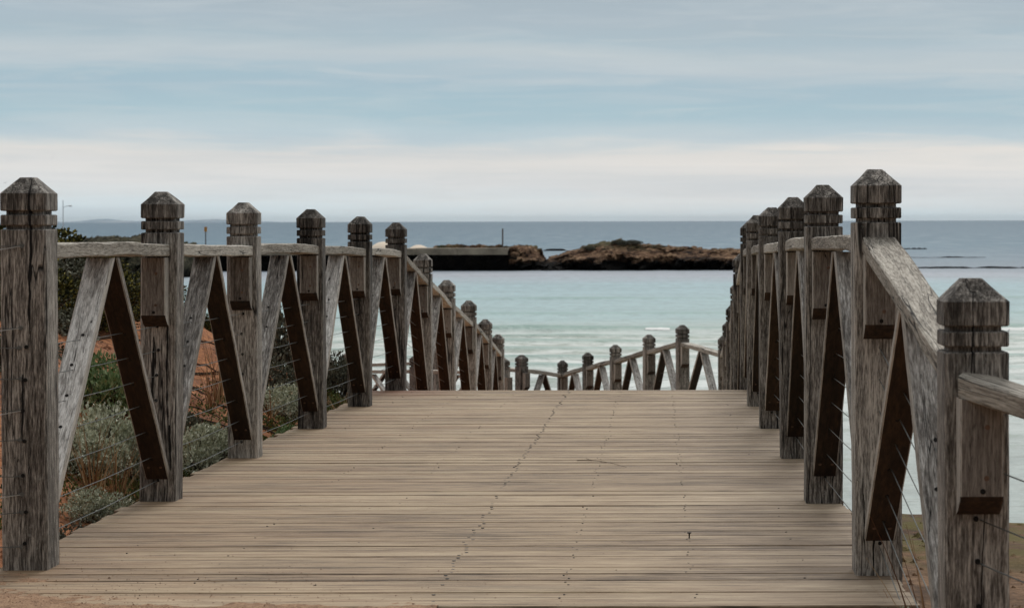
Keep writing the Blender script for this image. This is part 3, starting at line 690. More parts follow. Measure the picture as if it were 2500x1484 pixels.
# ------------------------------------------------------------------ sea
SEA = -7.0
def YW(py): return -SEA * F / (py - 540.0)         # distance of the water seen at a photograph row
def seamat():
    m, nt, p = newmat('sea_water')
    geo = N(nt, 'ShaderNodeNewGeometry'); pos = geo.outputs['Position']
    sp = N(nt, 'ShaderNodeSeparateXYZ'); nt.links.new(pos, sp.inputs[0])
    wob = noise_(nt, mapping(nt, pos, (0.035, 0.05, 1)), 1.0, 4, 0.6)
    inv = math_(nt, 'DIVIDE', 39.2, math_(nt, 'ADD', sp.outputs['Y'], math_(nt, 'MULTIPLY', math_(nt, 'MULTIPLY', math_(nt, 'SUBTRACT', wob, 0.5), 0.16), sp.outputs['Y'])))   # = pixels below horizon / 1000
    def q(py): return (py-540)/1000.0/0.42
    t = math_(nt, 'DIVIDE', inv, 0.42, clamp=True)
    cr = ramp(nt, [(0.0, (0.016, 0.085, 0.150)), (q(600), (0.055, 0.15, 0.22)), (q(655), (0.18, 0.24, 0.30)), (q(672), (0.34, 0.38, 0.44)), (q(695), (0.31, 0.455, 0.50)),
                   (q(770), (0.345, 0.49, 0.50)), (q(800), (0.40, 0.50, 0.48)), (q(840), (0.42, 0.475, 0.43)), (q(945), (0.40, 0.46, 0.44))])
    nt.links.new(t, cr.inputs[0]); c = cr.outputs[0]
    # patches of darker water
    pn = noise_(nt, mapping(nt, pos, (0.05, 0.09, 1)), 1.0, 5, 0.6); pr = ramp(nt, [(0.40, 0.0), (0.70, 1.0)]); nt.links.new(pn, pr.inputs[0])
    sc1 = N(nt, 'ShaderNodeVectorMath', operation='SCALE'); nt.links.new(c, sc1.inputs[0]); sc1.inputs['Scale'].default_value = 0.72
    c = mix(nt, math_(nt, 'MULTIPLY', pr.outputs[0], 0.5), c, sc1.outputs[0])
    gn_ = noise_(nt, mapping(nt, pos, (0.12, 0.022, 1)), 1.0, 8, 0.75); gr_ = ramp(nt, [(0.46, 0.0), (0.60, 1.0)]); nt.links.new(gn_, gr_.inputs[0])
    off = math_(nt, 'MULTIPLY', math_(nt, 'SUBTRACT', sp.outputs['Y'], 330.0), 0.01, clamp=True)
    c = mix(nt, math_(nt, 'MULTIPLY', math_(nt, 'MULTIPLY', gr_.outputs[0], off), 0.75), c, (0.15, 0.235, 0.30))
    rp = noise_(nt, mapping(nt, pos, (0.75, 0.35, 1)), 1.0, 5, 0.7); rr_ = ramp(nt, [(0.44, 0.0), (0.62, 1.0)]); nt.links.new(rp, rr_.inputs[0])
    sc2 = N(nt, 'ShaderNodeVectorMath', operation='SCALE'); nt.links.new(c, sc2.inputs[0]); sc2.inputs['Scale'].default_value = 0.68
    c = mix(nt, math_(nt, 'MULTIPLY', rr_.outputs[0], 0.6), c, sc2.outputs[0])
    # surf: bands of foam between the breaking line and the shore
    fy = math_(nt, 'MULTIPLY', math_(nt, 'SUBTRACT', 152.0, sp.outputs['Y']), 0.05, clamp=True)
    wob2 = noise_(nt, mapping(nt, pos, (0.03, 0.0, 1)), 1.0, 3, 0.5)
    yy = math_(nt, 'ADD', sp.outputs['Y'], math_(nt, 'MULTIPLY', wob2, 22.0))
    fb = noise_(nt, mapping(nt, pos, (0.16, 0.20, 1)), 1.0, 6, 0.68)
    fs = noise_(nt, mapping(nt, pos, (0.9, 0.9, 1)), 1.0, 5, 0.7)
    fm = math_(nt, 'ADD', math_(nt, 'MULTIPLY', fb, 0.7), math_(nt, 'MULTIPLY', fs, 0.3))
    fr = ramp(nt, [(0.44, 0.0), (0.53, 0.75), (0.64, 1.0)]); nt.links.new(fm, fr.inputs[0])
    foam = math_(nt, 'MULTIPLY', math_(nt, 'MULTIPLY', fr.outputs[0], fy), 0.85)
    nr_ = math_(nt, 'MULTIPLY_ADD', math_(nt, 'SUBTRACT', sp.outputs['Y'], 78.0), 0.04, 0.35, clamp=True)
    foam = math_(nt, 'MULTIPLY', foam, nr_)
    c = mix(nt, foam, c, (0.74, 0.78, 0.76))
    # troughs with churned green-brown sand
    tr = ramp(nt, [(0.38, 1.0), (0.46, 0.0)]); nt.links.new(fm, tr.inputs[0])
    c = mix(nt, math_(nt, 'MULTIPLY', math_(nt, 'MULTIPLY', tr.outputs[0], fy), 0.8), c, (0.23, 0.29, 0.23))
    sw = math_(nt, 'SUBTRACT', sp.outputs['Z'], SEA + 0.04); swf = math_(nt, 'MULTIPLY', sw, 5.0, clamp=True)
    c = mix(nt, math_(nt, 'MULTIPLY', swf, 0.75), c, (0.16, 0.30, 0.265))
    # a few whitecaps offshore
    wc = noise_(nt, mapping(nt, pos, (0.22, 0.12, 1)), 1.0, 2, 0.5); wr = ramp(nt, [(0.785, 0.0), (0.80, 1.0)]); nt.links.new(wc, wr.inputs[0])
    wf = math_(nt, 'MULTIPLY', math_(nt, 'SUBTRACT', sp.outputs['Y'], 340.0), 0.02, clamp=True)
    c = mix(nt, math_(nt, 'MULTIPLY', wr.outputs[0], wf), c, (0.6, 0.62, 0.62))
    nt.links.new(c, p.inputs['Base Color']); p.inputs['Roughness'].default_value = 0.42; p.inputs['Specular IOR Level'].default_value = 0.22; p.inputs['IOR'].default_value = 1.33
    w1 = noise_(nt, mapping(nt, pos, (0.9, 1.6, 1)), 1.0, 5, 0.6); w2 = noise_(nt, mapping(nt, pos, (0.12, 0.3, 1)), 1.0, 4, 0.6)
    h = math_(nt, 'ADD', math_(nt, 'MULTIPLY', w1, 0.35), math_(nt, 'MULTIPLY', w2, 1.0))
    b = N(nt, 'ShaderNodeBump'); b.inputs['Strength'].default_value = 0.8; b.inputs['Distance'].default_value = 0.9
    nt.links.new(h, b.inputs['Height']); nt.links.new(b.outputs[0], p.inputs['Normal'])
    return m
def seaz(x, y):
    z = SEA
    def ridge(y0, hgt, wf, wb, ph):
        yc = y0 + 3.0*mn.noise(Vector((x*0.03, ph, 0))) + 1.0*mn.noise(Vector((x*0.13, ph, 3)))
        d_ = y - yc; s = wf if d_ < 0 else wb
        a = 0.72 + 0.9*mn.noise(Vector((x*0.07, ph*3, 7)))
        return max(0.0, a)*hgt*math.exp(-(d_/s)**2)
    if y < 260:
        z += ridge(147, 0.34, 1.3, 4.0, 1) + ridge(172, 0.20, 1.2, 5, 21) + ridge(205, 0.18, 1.2, 6, 25) + ridge(138, 0.20, 0.8, 2.5, 29) + ridge(131, 0.26, 0.9, 3, 4) + ridge(124, 0.22, 0.9, 3, 6) + ridge(116, 0.24, 0.8, 3, 7) + ridge(108, 0.26, 0.8, 3, 8) + ridge(101, 0.12, .8, 2, 11)
        z += 0.03*mn.noise(Vector((x*0.3, y*0.5, 1)))
    return z
M['sea'] = seamat()
ys = steps(-60, 95, 30)[:-1] + steps(95, 220, 300)[:-1] + steps(220, 330, 30)[:-1]
y = 330.0
while y < 120000: ys.append(y); y *= 1.22
ys.append(120000.0)
V = []; Fc = []; nu = 260
for yy in ys:
    for k in range(nu+1):
        u = (k/nu - 0.56)*2; x = u*(max(yy, 60)*0.42+30 if yy < 330 else yy*1.6)
        if k in (0, nu): x *= 6
        V.append((x, yy, seaz(x, yy)))
for j in range(len(ys)-1):
    for k in range(nu):
        a = j*(nu+1)+k; Fc.append((a, a+1, a+nu+2, a+nu+1))
o = link('sea', mesh('sea', V, Fc, smooth=True), M['sea']); o['kind'] = 'structure'
# white crest where the swell starts to break
def foam_line(px0, px1, y0, amp, label, seed):
    V = []; Fc = []; n = 60
    for k in range(n+1):
        t = k/n; x = PX(px0 + (px1-px0)*t, y0); e = math.sin(math.pi*t)**0.5 * amp * (0.6 + 0.8*abs(mn.noise(Vector((x*0.7, seed, 0)))))
        yc = y0 + 3.0*mn.noise(Vector((x*0.03, 1, 0))) + 1.0*mn.noise(Vector((x*0.13, 1, 3))) - 0.8
        z = seaz(x, yc)
        for (dy, dz) in ((-1.3, -0.15), (-0.9, 0.06), (-0.2, 0.12+e*0.4), (0.5, 0.04), (1.0, -0.15)):
            V.append((x, yc+dy*(0.4+e), z+dz*(0.3+e) + 0.03*mn.noise(Vector((x*3, dy*4, seed)))))
    for k in range(n):
        for j in range(4): a = k*5+j; Fc.append((a, a+5, a+6, a+1))
    o = link('foam', mesh('foam', V, Fc, smooth=True), M['foam']); tag(o, label, 'foam', None, 'stuff')
M['foam'] = flat('white_foam', (0.78, 0.80, 0.79), 0.8, 0, 0.08, 2)
foam_line(1575, 1635, 147, 0.22, 'short white breaking crest on the swell beyond the far railing', 3)
foam_line(2440, 2560, 146, 0.35, 'white breaking crest at the right edge behind the nearest post', 8)

# ------------------------------------------------------------------ rocks, breakwater
def rockmat(name, wet_shade0, wet_shade1, c1, c2, c3, green=0.0):
    m, nt, p = newmat(name)
    geo = N(nt, 'ShaderNodeNewGeometry'); pos = geo.outputs['Position']
    sp = N(nt, 'ShaderNodeSeparateXYZ'); nt.links.new(pos, sp.inputs[0])
    a = noise_(nt, pos, 0.35, 6, 0.7); b_ = noise_(nt, pos, 1.6, 6, 0.7)
    s = math_(nt, 'ADD', math_(nt, 'MULTIPLY', a, 0.5), math_(nt, 'MULTIPLY', b_, 0.5))
    cr = ramp(nt, [(0.42, c1), (0.50, c2), (0.60, c3)]); nt.links.new(s, cr.inputs[0]); c = cr.outputs[0]
    if green:
        gn = noise_(nt, pos, 0.22, 5, 0.6); gr = ramp(nt, [(0.46, 0.0), (0.58, 1.0)]); nt.links.new(gn, gr.inputs[0])
        up = N(nt, 'ShaderNodeSeparateXYZ'); nt.links.new(geo.outputs['Normal'], up.inputs[0])
        hf = math_(nt, 'MULTIPLY', math_(nt, 'SUBTRACT', sp.outputs['Z'], SEA+2.6), 1.3, clamp=True)
        c = mix(nt, math_(nt, 'MULTIPLY', math_(nt, 'MULTIPLY', hf, gr.outputs[0]), green), c, (0.075, 0.085, 0.04))
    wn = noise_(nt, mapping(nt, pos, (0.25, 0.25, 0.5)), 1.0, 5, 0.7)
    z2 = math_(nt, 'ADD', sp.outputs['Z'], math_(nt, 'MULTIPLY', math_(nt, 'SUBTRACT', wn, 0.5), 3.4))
    wet = math_(nt, 'DIVIDE', math_(nt, 'SUBTRACT', z2, wet_shade0), wet_shade1-wet_shade0, clamp=True)  # blackens the lower rock by height: wetness plus painted undercut shade
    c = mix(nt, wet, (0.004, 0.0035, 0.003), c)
    nt.links.new(c, p.inputs['Base Color']); p.inputs['Roughness'].default_value = 0.95; p.inputs['Specular IOR Level'].default_value = 0.1
    b = N(nt, 'ShaderNodeBump'); b.inputs['Strength'].default_value = 1.0; b.inputs['Distance'].default_value = 0.8
    nt.links.new(b_, b.inputs['Height']); nt.links.new(b.outputs[0], p.inputs['Normal'])
    return m
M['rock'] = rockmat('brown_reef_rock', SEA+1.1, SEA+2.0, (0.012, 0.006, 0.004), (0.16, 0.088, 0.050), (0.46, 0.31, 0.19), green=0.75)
M['scrubland'] = rockmat('low_scrub_land', SEA+0.6, SEA+1.4, (0.02, 0.02, 0.012), (0.07, 0.065, 0.04), (0.16, 0.14, 0.095), green=0.4)
M['rock_dark'] = rockmat('black_wet_rock', SEA+0.6, SEA+3.6, (0.008, 0.006, 0.005), (0.022, 0.017, 0.013), (0.055, 0.042, 0.03))
def island(name, prof, y0, depth, label, seed, base=662, mat=None, cat='rock'):
    """prof: list of (px, py) of the skyline; the body is a displaced ridge of real depth"""
    V = []; Fc = []; nx = 420; ny = 40
    pxs = [p[0] for p in prof]
    def top(px):
        for (a, za), (b_, zb) in zip(prof, prof[1:]):
            if px <= b_: 
                t = max(0.0, (px-a)/(b_-a)); t = t*t*(3-2*t); return za + (zb-za)*t
        return prof[-1][1]
    for j in range(ny+1):
        v = j/ny
        for i in range(nx+1):
            u = i/nx; px = pxs[0] + (pxs[-1]-pxs[0])*u; X = PX(px, y0)
            edge = min(1.0, min(u, 1-u)*30)
            H = (PZ(top(px), y0) - SEA) 
            # cross-section: steep undercut face to us, rounded top
            s = math.sin(math.pi*min(1.0, v*1.0))
            if v < 0.22: f = 0.0 + 0.62*(v/0.22); yy = -0.10*math.sin(v/0.22*math.pi)
            elif v < 0.6: f = 0.62 + 0.38*sst(0.22, 0.6, v); yy = (v-0.22)*depth*1.1
            else: f = 1.0 - sst(0.6, 1.0, v)*1.15; yy = (v-0.22)*depth*1.1
            n = mn.fractal(Vector((X*0.28, v*6, seed)), 0.9, 2.1, 5); n2 = mn.fractal(Vector((X*1.1, v*11, seed+4)), 0.9, 2.1, 4)
            n3 = mn.fractal(Vector((X*2.4, v*23, seed+8)), 0.9, 2.1, 3); z = SEA - 0.6 + (H+0.6)*f*edge + (n*0.34 + n2*0.20 + n3*0.16)*H*0.45*min(1, f*1.6)
            V.append((X + 0.9*n2, y0 + yy + 2.6*n*(1 if v < 0.5 else 1.2) + 1.2*n2 + 0.8*n3 + 1.2*mn.noise(Vector((X*0.12, seed, 0))), z))
    for j in range(ny):
        for i in range(nx):
            a = j*(nx+1)+i; Fc.append((a, a+1, a+nx+2, a+nx+1))
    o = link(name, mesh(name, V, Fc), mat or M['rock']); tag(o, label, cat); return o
YR = YW(660)
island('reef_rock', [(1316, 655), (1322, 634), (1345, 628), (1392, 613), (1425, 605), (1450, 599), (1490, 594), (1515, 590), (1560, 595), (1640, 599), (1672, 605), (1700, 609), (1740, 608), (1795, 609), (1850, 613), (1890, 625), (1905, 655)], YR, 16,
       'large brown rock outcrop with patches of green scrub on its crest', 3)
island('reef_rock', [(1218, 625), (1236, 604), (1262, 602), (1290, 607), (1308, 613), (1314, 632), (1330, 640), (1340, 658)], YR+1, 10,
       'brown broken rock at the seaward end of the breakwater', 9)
island('reef_rock', [(1325, 612), (1340, 607), (1365, 607), (1385, 612)], YW(612), 8, 'tiny dark reef awash beyond the notch in the rocks', 12, mat=M['rock_dark'])
for k, (a, b_, yw, hpx, lab) in enumerate([(2195, 2262, 610, 3.5, 'short dark reef awash, the farthest one right of the tall post'), (2215, 2420, 631, 2.5, 'thin dark reef line in the middle of the right-hand three'), (2235, 2530, 657, 4, 'long dark reef awash, nearest of the three at the right')]):
    y0 = YW(yw); pr = [(a, yw)]
    rq = random.Random(k+3)
    for s_ in range(1, 14): pr.append((a + (b_-a)*s_/14, yw - hpx*rq.uniform(0.15, 1.0)))
    pr.append((b_, yw)); island('reef_rock', pr, y0, 6, lab, 20+k, mat=M['rock_dark'])
# breakwater: dark rubble body under a concrete walkway
bk = empty('breakwater', (PX(800, YR), YR, SEA), 'long low breakwater with a grey concrete walkway over black wet rock', 'breakwater')
V = []; Fc = []; nx = 300; ny = 14; x0, x1 = PX(250, YR), PX(1262, YR); bx = bk.location.x
for j in range(ny+1):
    for i in range(nx+1):
        v = j/ny; X = x0 + (x1-x0)*i/nx
        prof_ = [(0, -0.6), (0.0, 0.8), (0.3, 2.0), (0.8, 2.85), (7.6, 2.85), (8.2, 1.4), (9.5, -0.8)]
        t = v*(len(prof_)-1); k = min(int(t), len(prof_)-2); f = t-k
        py_, pz_ = prof_[k][0] + (prof_[k+1][0]-prof_[k][0])*f, prof_[k][1] + (prof_[k+1][1]-prof_[k][1])*f
        n = mn.fractal(Vector((X*0.5, v*5, 3)), 0.9, 2.1, 4)
        V.append((X-bx, py_ + 0.5*n, pz_ + (0.12*n if v < 0.4 or v > 0.75 else 0)))
for j in range(ny):
    for i in range(nx):
        a = j*(nx+1)+i; Fc.append((a, a+1, a+nx+2, a+nx+1))
link('rubble_base', mesh('rubble_base', V, Fc), M['rock_dark'], bk)
V = []; Fc = []; rq = random.Random(14)
for k in range(150):
    X = PX(rq.uniform(1060, 1262), YR); r = rq.uniform(0.25, 0.75); cz = 2.9 + rq.uniform(0, 0.45) if X < PX(1236, YR) else rq.uniform(0.8, 3.2); cy = rq.uniform(3.0, 6.5) if X < PX(1236, YR) else rq.uniform(-1, 5)
    b_ = len(V); ph = rq.uniform(0, 6)
    for j in range(5):
        for q in range(7):
            a = j/4*math.pi; g_ = 2*math.pi*q/7+ph; rr2 = r*(0.75+0.5*abs(mn.noise(Vector((k*1.3, j, q*2.1)))))
            V.append((X-bx + rr2*1.3*math.sin(a)*math.cos(g_), cy + rr2*math.sin(a)*math.sin(g_), cz + rr2*0.7*math.cos(a)))
    for j in range(4):
        for q in range(7): Fc.append((b_+j*7+q, b_+(j+1)*7+q, b_+(j+1)*7+(q+1) % 7, b_+j*7+(q+1) % 7))
link('crest_boulders', mesh('crest_boulders', V, Fc), M['rock'], bk)['kind'] = 'stuff'
M['concrete'] = flat('stained_concrete', (0.32, 0.27, 0.20), 0.9, 0, 0.55, 0.35)
V = []; Fc = []; xx = x0
rq = random.Random(4)
while xx < PX(1240, YR):
    Lb = rq.uniform(5.5, 7.5); x2 = min(xx+Lb, PX(1240, YR))
    dz = rq.uniform(-0.03, 0.03); box(V, Fc, xx-bx, x2-0.06-bx, -0.7, 6.4, 2.28, 3.20+dz); xx = x2
link('walkway_slab', mesh('walkway_slab', V, Fc), M['concrete'], bk)
# pale mounds behind it
M['pale'] = flat('pale_cream_sand', (0.72, 0.62, 0.50), 0.9, 0, 0.08, 0.3)
for px0, px1, pt, lab in ((885, 972, 589, 'pale cream mound behind the breakwater, the left and taller of two'), (978, 1052, 597, 'pale cream mound behind the breakwater, the right and lower of two')):
    y0 = YR + 14; V = []; Fc = []; n = 28; c = PX((px0+px1)/2, y0); hw = PX(px1, y0)-c; zb = SEA-0.2; H = PZ(pt, y0)-zb
    for j in range(9):
        a = j/8*math.pi/2
        for k in range(n):
            b_ = 2*math.pi*k/n; r = math.cos(a)*(1+0.04*mn.noise(Vector((k*0.6, j, px0))))
            V.append((c + hw*1.0*r*math.cos(b_), y0+4 + 4*r*math.sin(b_), zb + H*(0.72*min(1, j/3.0)*(1 if j < 3 else 1) + 0.28*max(0, math.sin(max(0, (a-math.pi/2*3/8))/(math.pi/2*5/8)*math.pi/2)))))
    for j in range(8):
        for k in range(n): Fc.append((j*n+k, j*n+(k+1) % n, (j+1)*n+(k+1) % n, (j+1)*n+k))
    Fc.append(tuple(8*n+k for k in range(n)))
    tag(link('sand_mound', mesh('sand_mound', V, Fc, smooth=True), M['pale']), lab, 'mound')
# left: scrubby low point the breakwater starts from
island('low_headland', [(40, 640), (120, 586), (200, 580), (300, 575), (350, 577), (390, 586), (415, 600), (440, 645)], YR-40, 25, 'low scrubby brown land behind the railing at the far left, where the breakwater starts', 31, cat='headland', mat=M['scrubland'])
# poles and a lamp post
def pole(px, y0, ytop, zb, r, mat): 
    V = []; Fc = []; X = PX(px, y0); tube(V, Fc, [(0, 0, 0), (0, 0, PZ(ytop, y0)-zb)], r, 8); return X, V, Fc
M['greywood'] = flat('grey_pole', (0.16, 0.15, 0.14), 0.8, 0, 0.3, 2)
X, V, Fc = pole(1227, YR+2, 557, SEA+3.0, 0.11, None)
o = link('marker_pole', mesh('marker_pole', V, Fc), M['greywood']); o.location = (X, YR+2, SEA+3.0); tag(o, 'slim grey pole standing at the seaward end of the breakwater', 'pole')
mk = empty('channel_marker', (PX(502, 420), 420, SEA-0.5), 'slim marker pole with an orange top standing in the sea beyond the left railing', 'marker')
V = []; Fc = []; hT = PZ(556, 420)-SEA+0.5; tube(V, Fc, [(0, 0, 0), (0, 0, hT)], 0.11, 8); link('pole', mesh('pole', V, Fc), M['greywood'], mk)
V = []; Fc = []; tube(V, Fc, [(0, 0, hT-0.55), (0, 0, hT-0.5), (0, 0, hT+0.1), (0, 0, hT+0.35)], 0.26, 10); link('orange_topmark', mesh('orange_topmark', V, Fc), flat('orange_paint', (0.62, 0.27, 0.06), 0.6), mk)
lpst = empty('street_lamp', (PX(154, 300), 300, -4), 'faint grey street lamp with one arm, above the shrubs right of the nearest left post', 'lamp post')
V = []; Fc = []; hT = PZ(486, 300)+4; tube(V, Fc, [(0, 0, 0), (0, 0, hT)], 0.075, 8, 0.045); M['lamppaint'] = flat('pale_grey_paint', (0.75, 0.77, 0.78), 0.6)
link('pole', mesh('pole', V, Fc), M['lamppaint'], lpst)
V = []; Fc = []; a = PZ(504, 300)+4; tube(V, Fc, [(0, 0, a), (0.4, 0, a+0.2), (0.85, 0, a+0.25)], 0.045, 6); link('arm', mesh('arm', V, Fc), M['lamppaint'], lpst)
V = []; Fc = []; tube(V, Fc, [(0.8, 0, a+0.23), (1.0, 0, a+0.24), (1.15, 0, a+0.22)], 0.11, 8, 0.07); link('lamp_head', mesh('lamp_head', V, Fc), M['lamppaint'], lpst)
# far hills, the blue of distance haze painted into their base colour
hm, hnt, hp = newmat('haze_blue_hill'); hg = N(hnt, 'ShaderNodeNewGeometry')
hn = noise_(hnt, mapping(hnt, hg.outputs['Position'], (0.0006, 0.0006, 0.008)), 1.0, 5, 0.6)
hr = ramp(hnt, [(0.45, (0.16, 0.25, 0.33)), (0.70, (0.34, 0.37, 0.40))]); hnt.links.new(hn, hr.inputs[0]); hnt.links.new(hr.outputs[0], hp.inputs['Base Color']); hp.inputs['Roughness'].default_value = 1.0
def hills(prof, y0, depth, seed):
    V = []; Fc = []; nx = 160; ny = 10; px0 = prof[0][0]; px1 = prof[-1][0]
    for j in range(ny+1):
        for i in range(nx+1):
            px = px0 + (px1-px0)*i/nx
            for (a, za), (b_, zb) in zip(prof, prof[1:]):
                if px <= b_: t = (px-a)/(b_-a); t = t*t*(3-2*t); tp = za + (zb-za)*t; break
            v = j/ny; H = PZ(tp, y0)-SEA + 12.0*mn.fractal(Vector((px*0.03, seed, 0)), 1, 2, 4)
            f = math.sin(math.pi*v) ** 0.5 if 0 < v < 1 else 0
            V.append((PX(px, y0) + 60*mn.noise(Vector((px*0.05, v*4, seed))), y0 + (v-0.5)*depth, SEA - 2 + (H+2)*f*(1+0.1*mn.noise(Vector((px*0.1, v*9, seed))))))
    for j in range(ny):
        for i in range(nx):
            a = j*(nx+1)+i; Fc.append((a, a+1, a+nx+2, a+nx+1))
    return mesh('hills', V, Fc, smooth=True)
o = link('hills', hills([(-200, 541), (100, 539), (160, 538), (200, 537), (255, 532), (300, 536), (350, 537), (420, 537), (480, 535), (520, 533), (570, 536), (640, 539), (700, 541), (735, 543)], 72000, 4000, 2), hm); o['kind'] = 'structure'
# gulls
def gull(px, py, Y, span, roll, label, heading=0.3):
    root = bpy.data.objects.new('gull', None)
    V = []; Fc = []
    rs = [(-0.22, 0.004), (-0.16, 0.02), (-0.05, 0.045), (0.06, 0.05), (0.13, 0.035), (0.17, 0.03), (0.20, 0.02), (0.235, 0.004)]
    for y_, r in rs:
        for k in range(8):
            a = 2*math.pi*k/8; V.append((r*math.cos(a), y_, r*0.9*math.sin(a)))
    for i in range(len(rs)-1):
        for k in range(8): Fc.append((i*8+k, i*8+(k+1) % 8, (i+1)*8+(k+1) % 8, (i+1)*8+k))
    for sgn in (-1, 1):
        pts = [(0.03, 0.08, -0.06, 0.02), (0.22, 0.11, -0.05, 0.09), (0.42, 0.05, -0.07, 0.07), (0.62, -0.06, -0.10, 0.0)]
        b = len(V)
        for (x_, yl, yt, z_) in pts:
            for (yy_, zz_) in ((yl, z_), (yt, z_-0.004), (yt, z_+0.004), (yl, z_+0.012)): V.append((sgn*x_, yy_, zz_))
        for i in range(3):
            for k in range(4):
                Fc.append((b+i*4+k, b+i*4+(k+1) % 4, b+(i+1)*4+(k+1) % 4, b+(i+1)*4+k))
        Fc.append((b+12, b+13, b+14, b+15))
    b = len(V); V += [(0.02, -0.2, 0), (-0.02, -0.2, 0), (-0.06, -0.32, 0), (0.06, -0.32, 0), (0, -0.2, 0.012)]; Fc += [(b, b+1, b+2, b+3), (b, b+3, b+2, b+4), (b+1, b+4, b+2)]
    me = mesh('gull', [(x*span, y*span, z*span) for x, y, z in V], Fc)
    o = link('gull', me, M['gull']); o.location = (PX(px, Y), Y, PZ(py, Y)); o.rotation_euler = (0.1, roll, heading)
    tag(o, label, 'bird')
M['gull'] = flat('grey_gull_plumage', (0.34, 0.35, 0.36), 0.8, 0, 0.3, 6)
gull(130, 381, 330, 0.72, -0.95, 'grey gull banking in the sky above the nearest left post', 0.2)
gull(713, 343, 420, 0.36, 0.2, 'tiny dark bird high above the middle left posts', 0.4)
gull(13, 443, 330, 0.65, -0.2, 'faint gull gliding at the extreme left edge', 0.9)
gull(2462, 811, 143, 0.45, -0.5, 'small bird just over the breaking wave at the right edge', 1.2)

# ------------------------------------------------------------------ plants
def leafmat(name, cols, trans=0.0, rough=0.8):
    m, nt, p = newmat(name); geo = N(nt, 'ShaderNodeNewGeometry')
    tcx = N(nt, 'ShaderNodeTexCoord'); n = noise_(nt, tcx.outputs['Object'], 9, 3, 0.5)
    s = math_(nt, 'ADD', math_(nt, 'MULTIPLY', geo.outputs['Random Per Island'], 0.65), math_(nt, 'MULTIPLY', n, 0.35))
    k = len(cols); r = ramp(nt, [((i+0.5)/k, c) for i, c in enumerate(cols)]); nt.links.new(s, r.inputs[0]); nt.links.new(r.outputs[0], p.inputs['Base Color'])
    p.inputs['Roughness'].default_value = rough; p.inputs['Specular IOR Level'].default_value = 0.25
    return m
M['silver'] = leafmat('silver_grey_leaf', [(0.16, 0.165, 0.11), (0.34, 0.355, 0.255), (0.54, 0.56, 0.43), (0.74, 0.76, 0.62)])
M['green'] = leafmat('soft_green_leaf', [(0.07, 0.11, 0.04), (0.15, 0.22, 0.09), (0.26, 0.34, 0.17), (0.36, 0.44, 0.24)])
M['dark'] = leafmat('dark_scrub_leaf', [(0.012, 0.014, 0.007), (0.028, 0.032, 0.012), (0.085, 0.085, 0.025), (0.34, 0.28, 0.05)])
M['scrubgrey'] = leafmat('dull_grey_scrub_leaf', [(0.04, 0.04, 0.026), (0.09, 0.09, 0.062), (0.16, 0.16, 0.115), (0.24, 0.24, 0.18)])
M['succ'] = leafmat('succulent_leaf', [(0.035, 0.05, 0.015), (0.06, 0.09, 0.022), (0.11, 0.13, 0.03), (0.17, 0.13, 0.04)])
M['twigs'] = flat('dark_twig', (0.035, 0.022, 0.014), 0.9, 0, 0.4, 30)
M['straw'] = leafmat('dry_reed_stem', [(0.11, 0.05, 0.025), (0.26, 0.13, 0.06), (0.42, 0.28, 0.15), (0.58, 0.46, 0.29)])
M['reedgreen'] = leafmat('green_reed_stem', [(0.05, 0.05, 0.02), (0.09, 0.085, 0.035), (0.15, 0.13, 0.06)])
def bush_meshes(seed, n, leaf, lumps, dense=1.0):
    """unit bush: radius ~1, height ~1, origin at its foot"""
    rnd = random.Random(seed); V = []; Fc = []
    L_ = []
    for k in range(lumps):
        a = rnd.uniform(0, 2*math.pi); r = rnd.uniform(0.15, 0.72)
        L_.append((r*math.cos(a), r*math.sin(a), rnd.uniform(0.25, 0.72)*(1-0.45*r), rnd.uniform(0.22, 0.40)))
    L_.append((0, 0, 0.5, 0.45))
    W = [l[3]**2 for l in L_]
    for k in range(n):
        lx, ly, lz, lr = rnd.choices(L_, W)[0]
        u = rnd.uniform(-0.55, 1); a = rnd.uniform(0, 2*math.pi); s = math.sqrt(1-u*u)
        nrm = Vector((s*math.cos(a), s*math.sin(a), u))
        rr = lr*rnd.uniform(0.72, 1.06)
        # sprays: small clusters stand out along the normal
        c = Vector((lx, ly, lz)) + nrm*rr*(1+0.10*mn.noise(nrm*6+Vector((seed, lx*9, 0))))
        if c.z < 0.0: continue
        d = (nrm + Vector((rnd.gauss(0, .45), rnd.gauss(0, .45), rnd.gauss(0.35, .4)))).normalized()
        sd_ = d.cross(Vector((rnd.gauss(0, 1), rnd.gauss(0, 1), rnd.gauss(0, 1)))).normalized()
        l = leaf*rnd.uniform(0.6, 1.35); wd = l*rnd.uniform(0.28, 0.42); q = len(V)
        V += [c, c + d*l*0.5 + sd_*wd, c + d*l, c + d*l*0.5 - sd_*wd]; Fc.append((q, q+1, q+2, q+3))
    lm = mesh('foliage', V, Fc)
    V = []; Fc = []
    for k in range(26):
        a = rnd.uniform(0, 2*math.pi); r = rnd.uniform(0.2, 0.8); e = Vector((r*math.cos(a), r*math.sin(a), rnd.uniform(0.3, 0.85)*(1-0.3*r)))
        mid = e*0.5 + Vector((rnd.gauss(0, .06), rnd.gauss(0, .06), -0.05))
        tube(V, Fc, [Vector((0, 0, -0.1)), mid, e], 0.022, 5, 0.006)
        for q in range(3):
            f = mid.lerp(e, rnd.uniform(0.1, 0.8)); tube(V, Fc, [f, f + Vector((rnd.gauss(0, .14), rnd.gauss(0, .14), rnd.uniform(0, .22)))], 0.008, 4, 0.003)
    return lm, mesh('branches', V, Fc)
protos = {}
def bush_proto(kind, n, leaf, lumps, mat, nv):
    for v in range(nv):
        lm, bm = bush_meshes(hash_(kind)+v*17, n, leaf, lumps)
        lm.materials.append(mat); bm.materials.append(M['twigs']); protos.setdefault(kind, []).append((lm, bm))
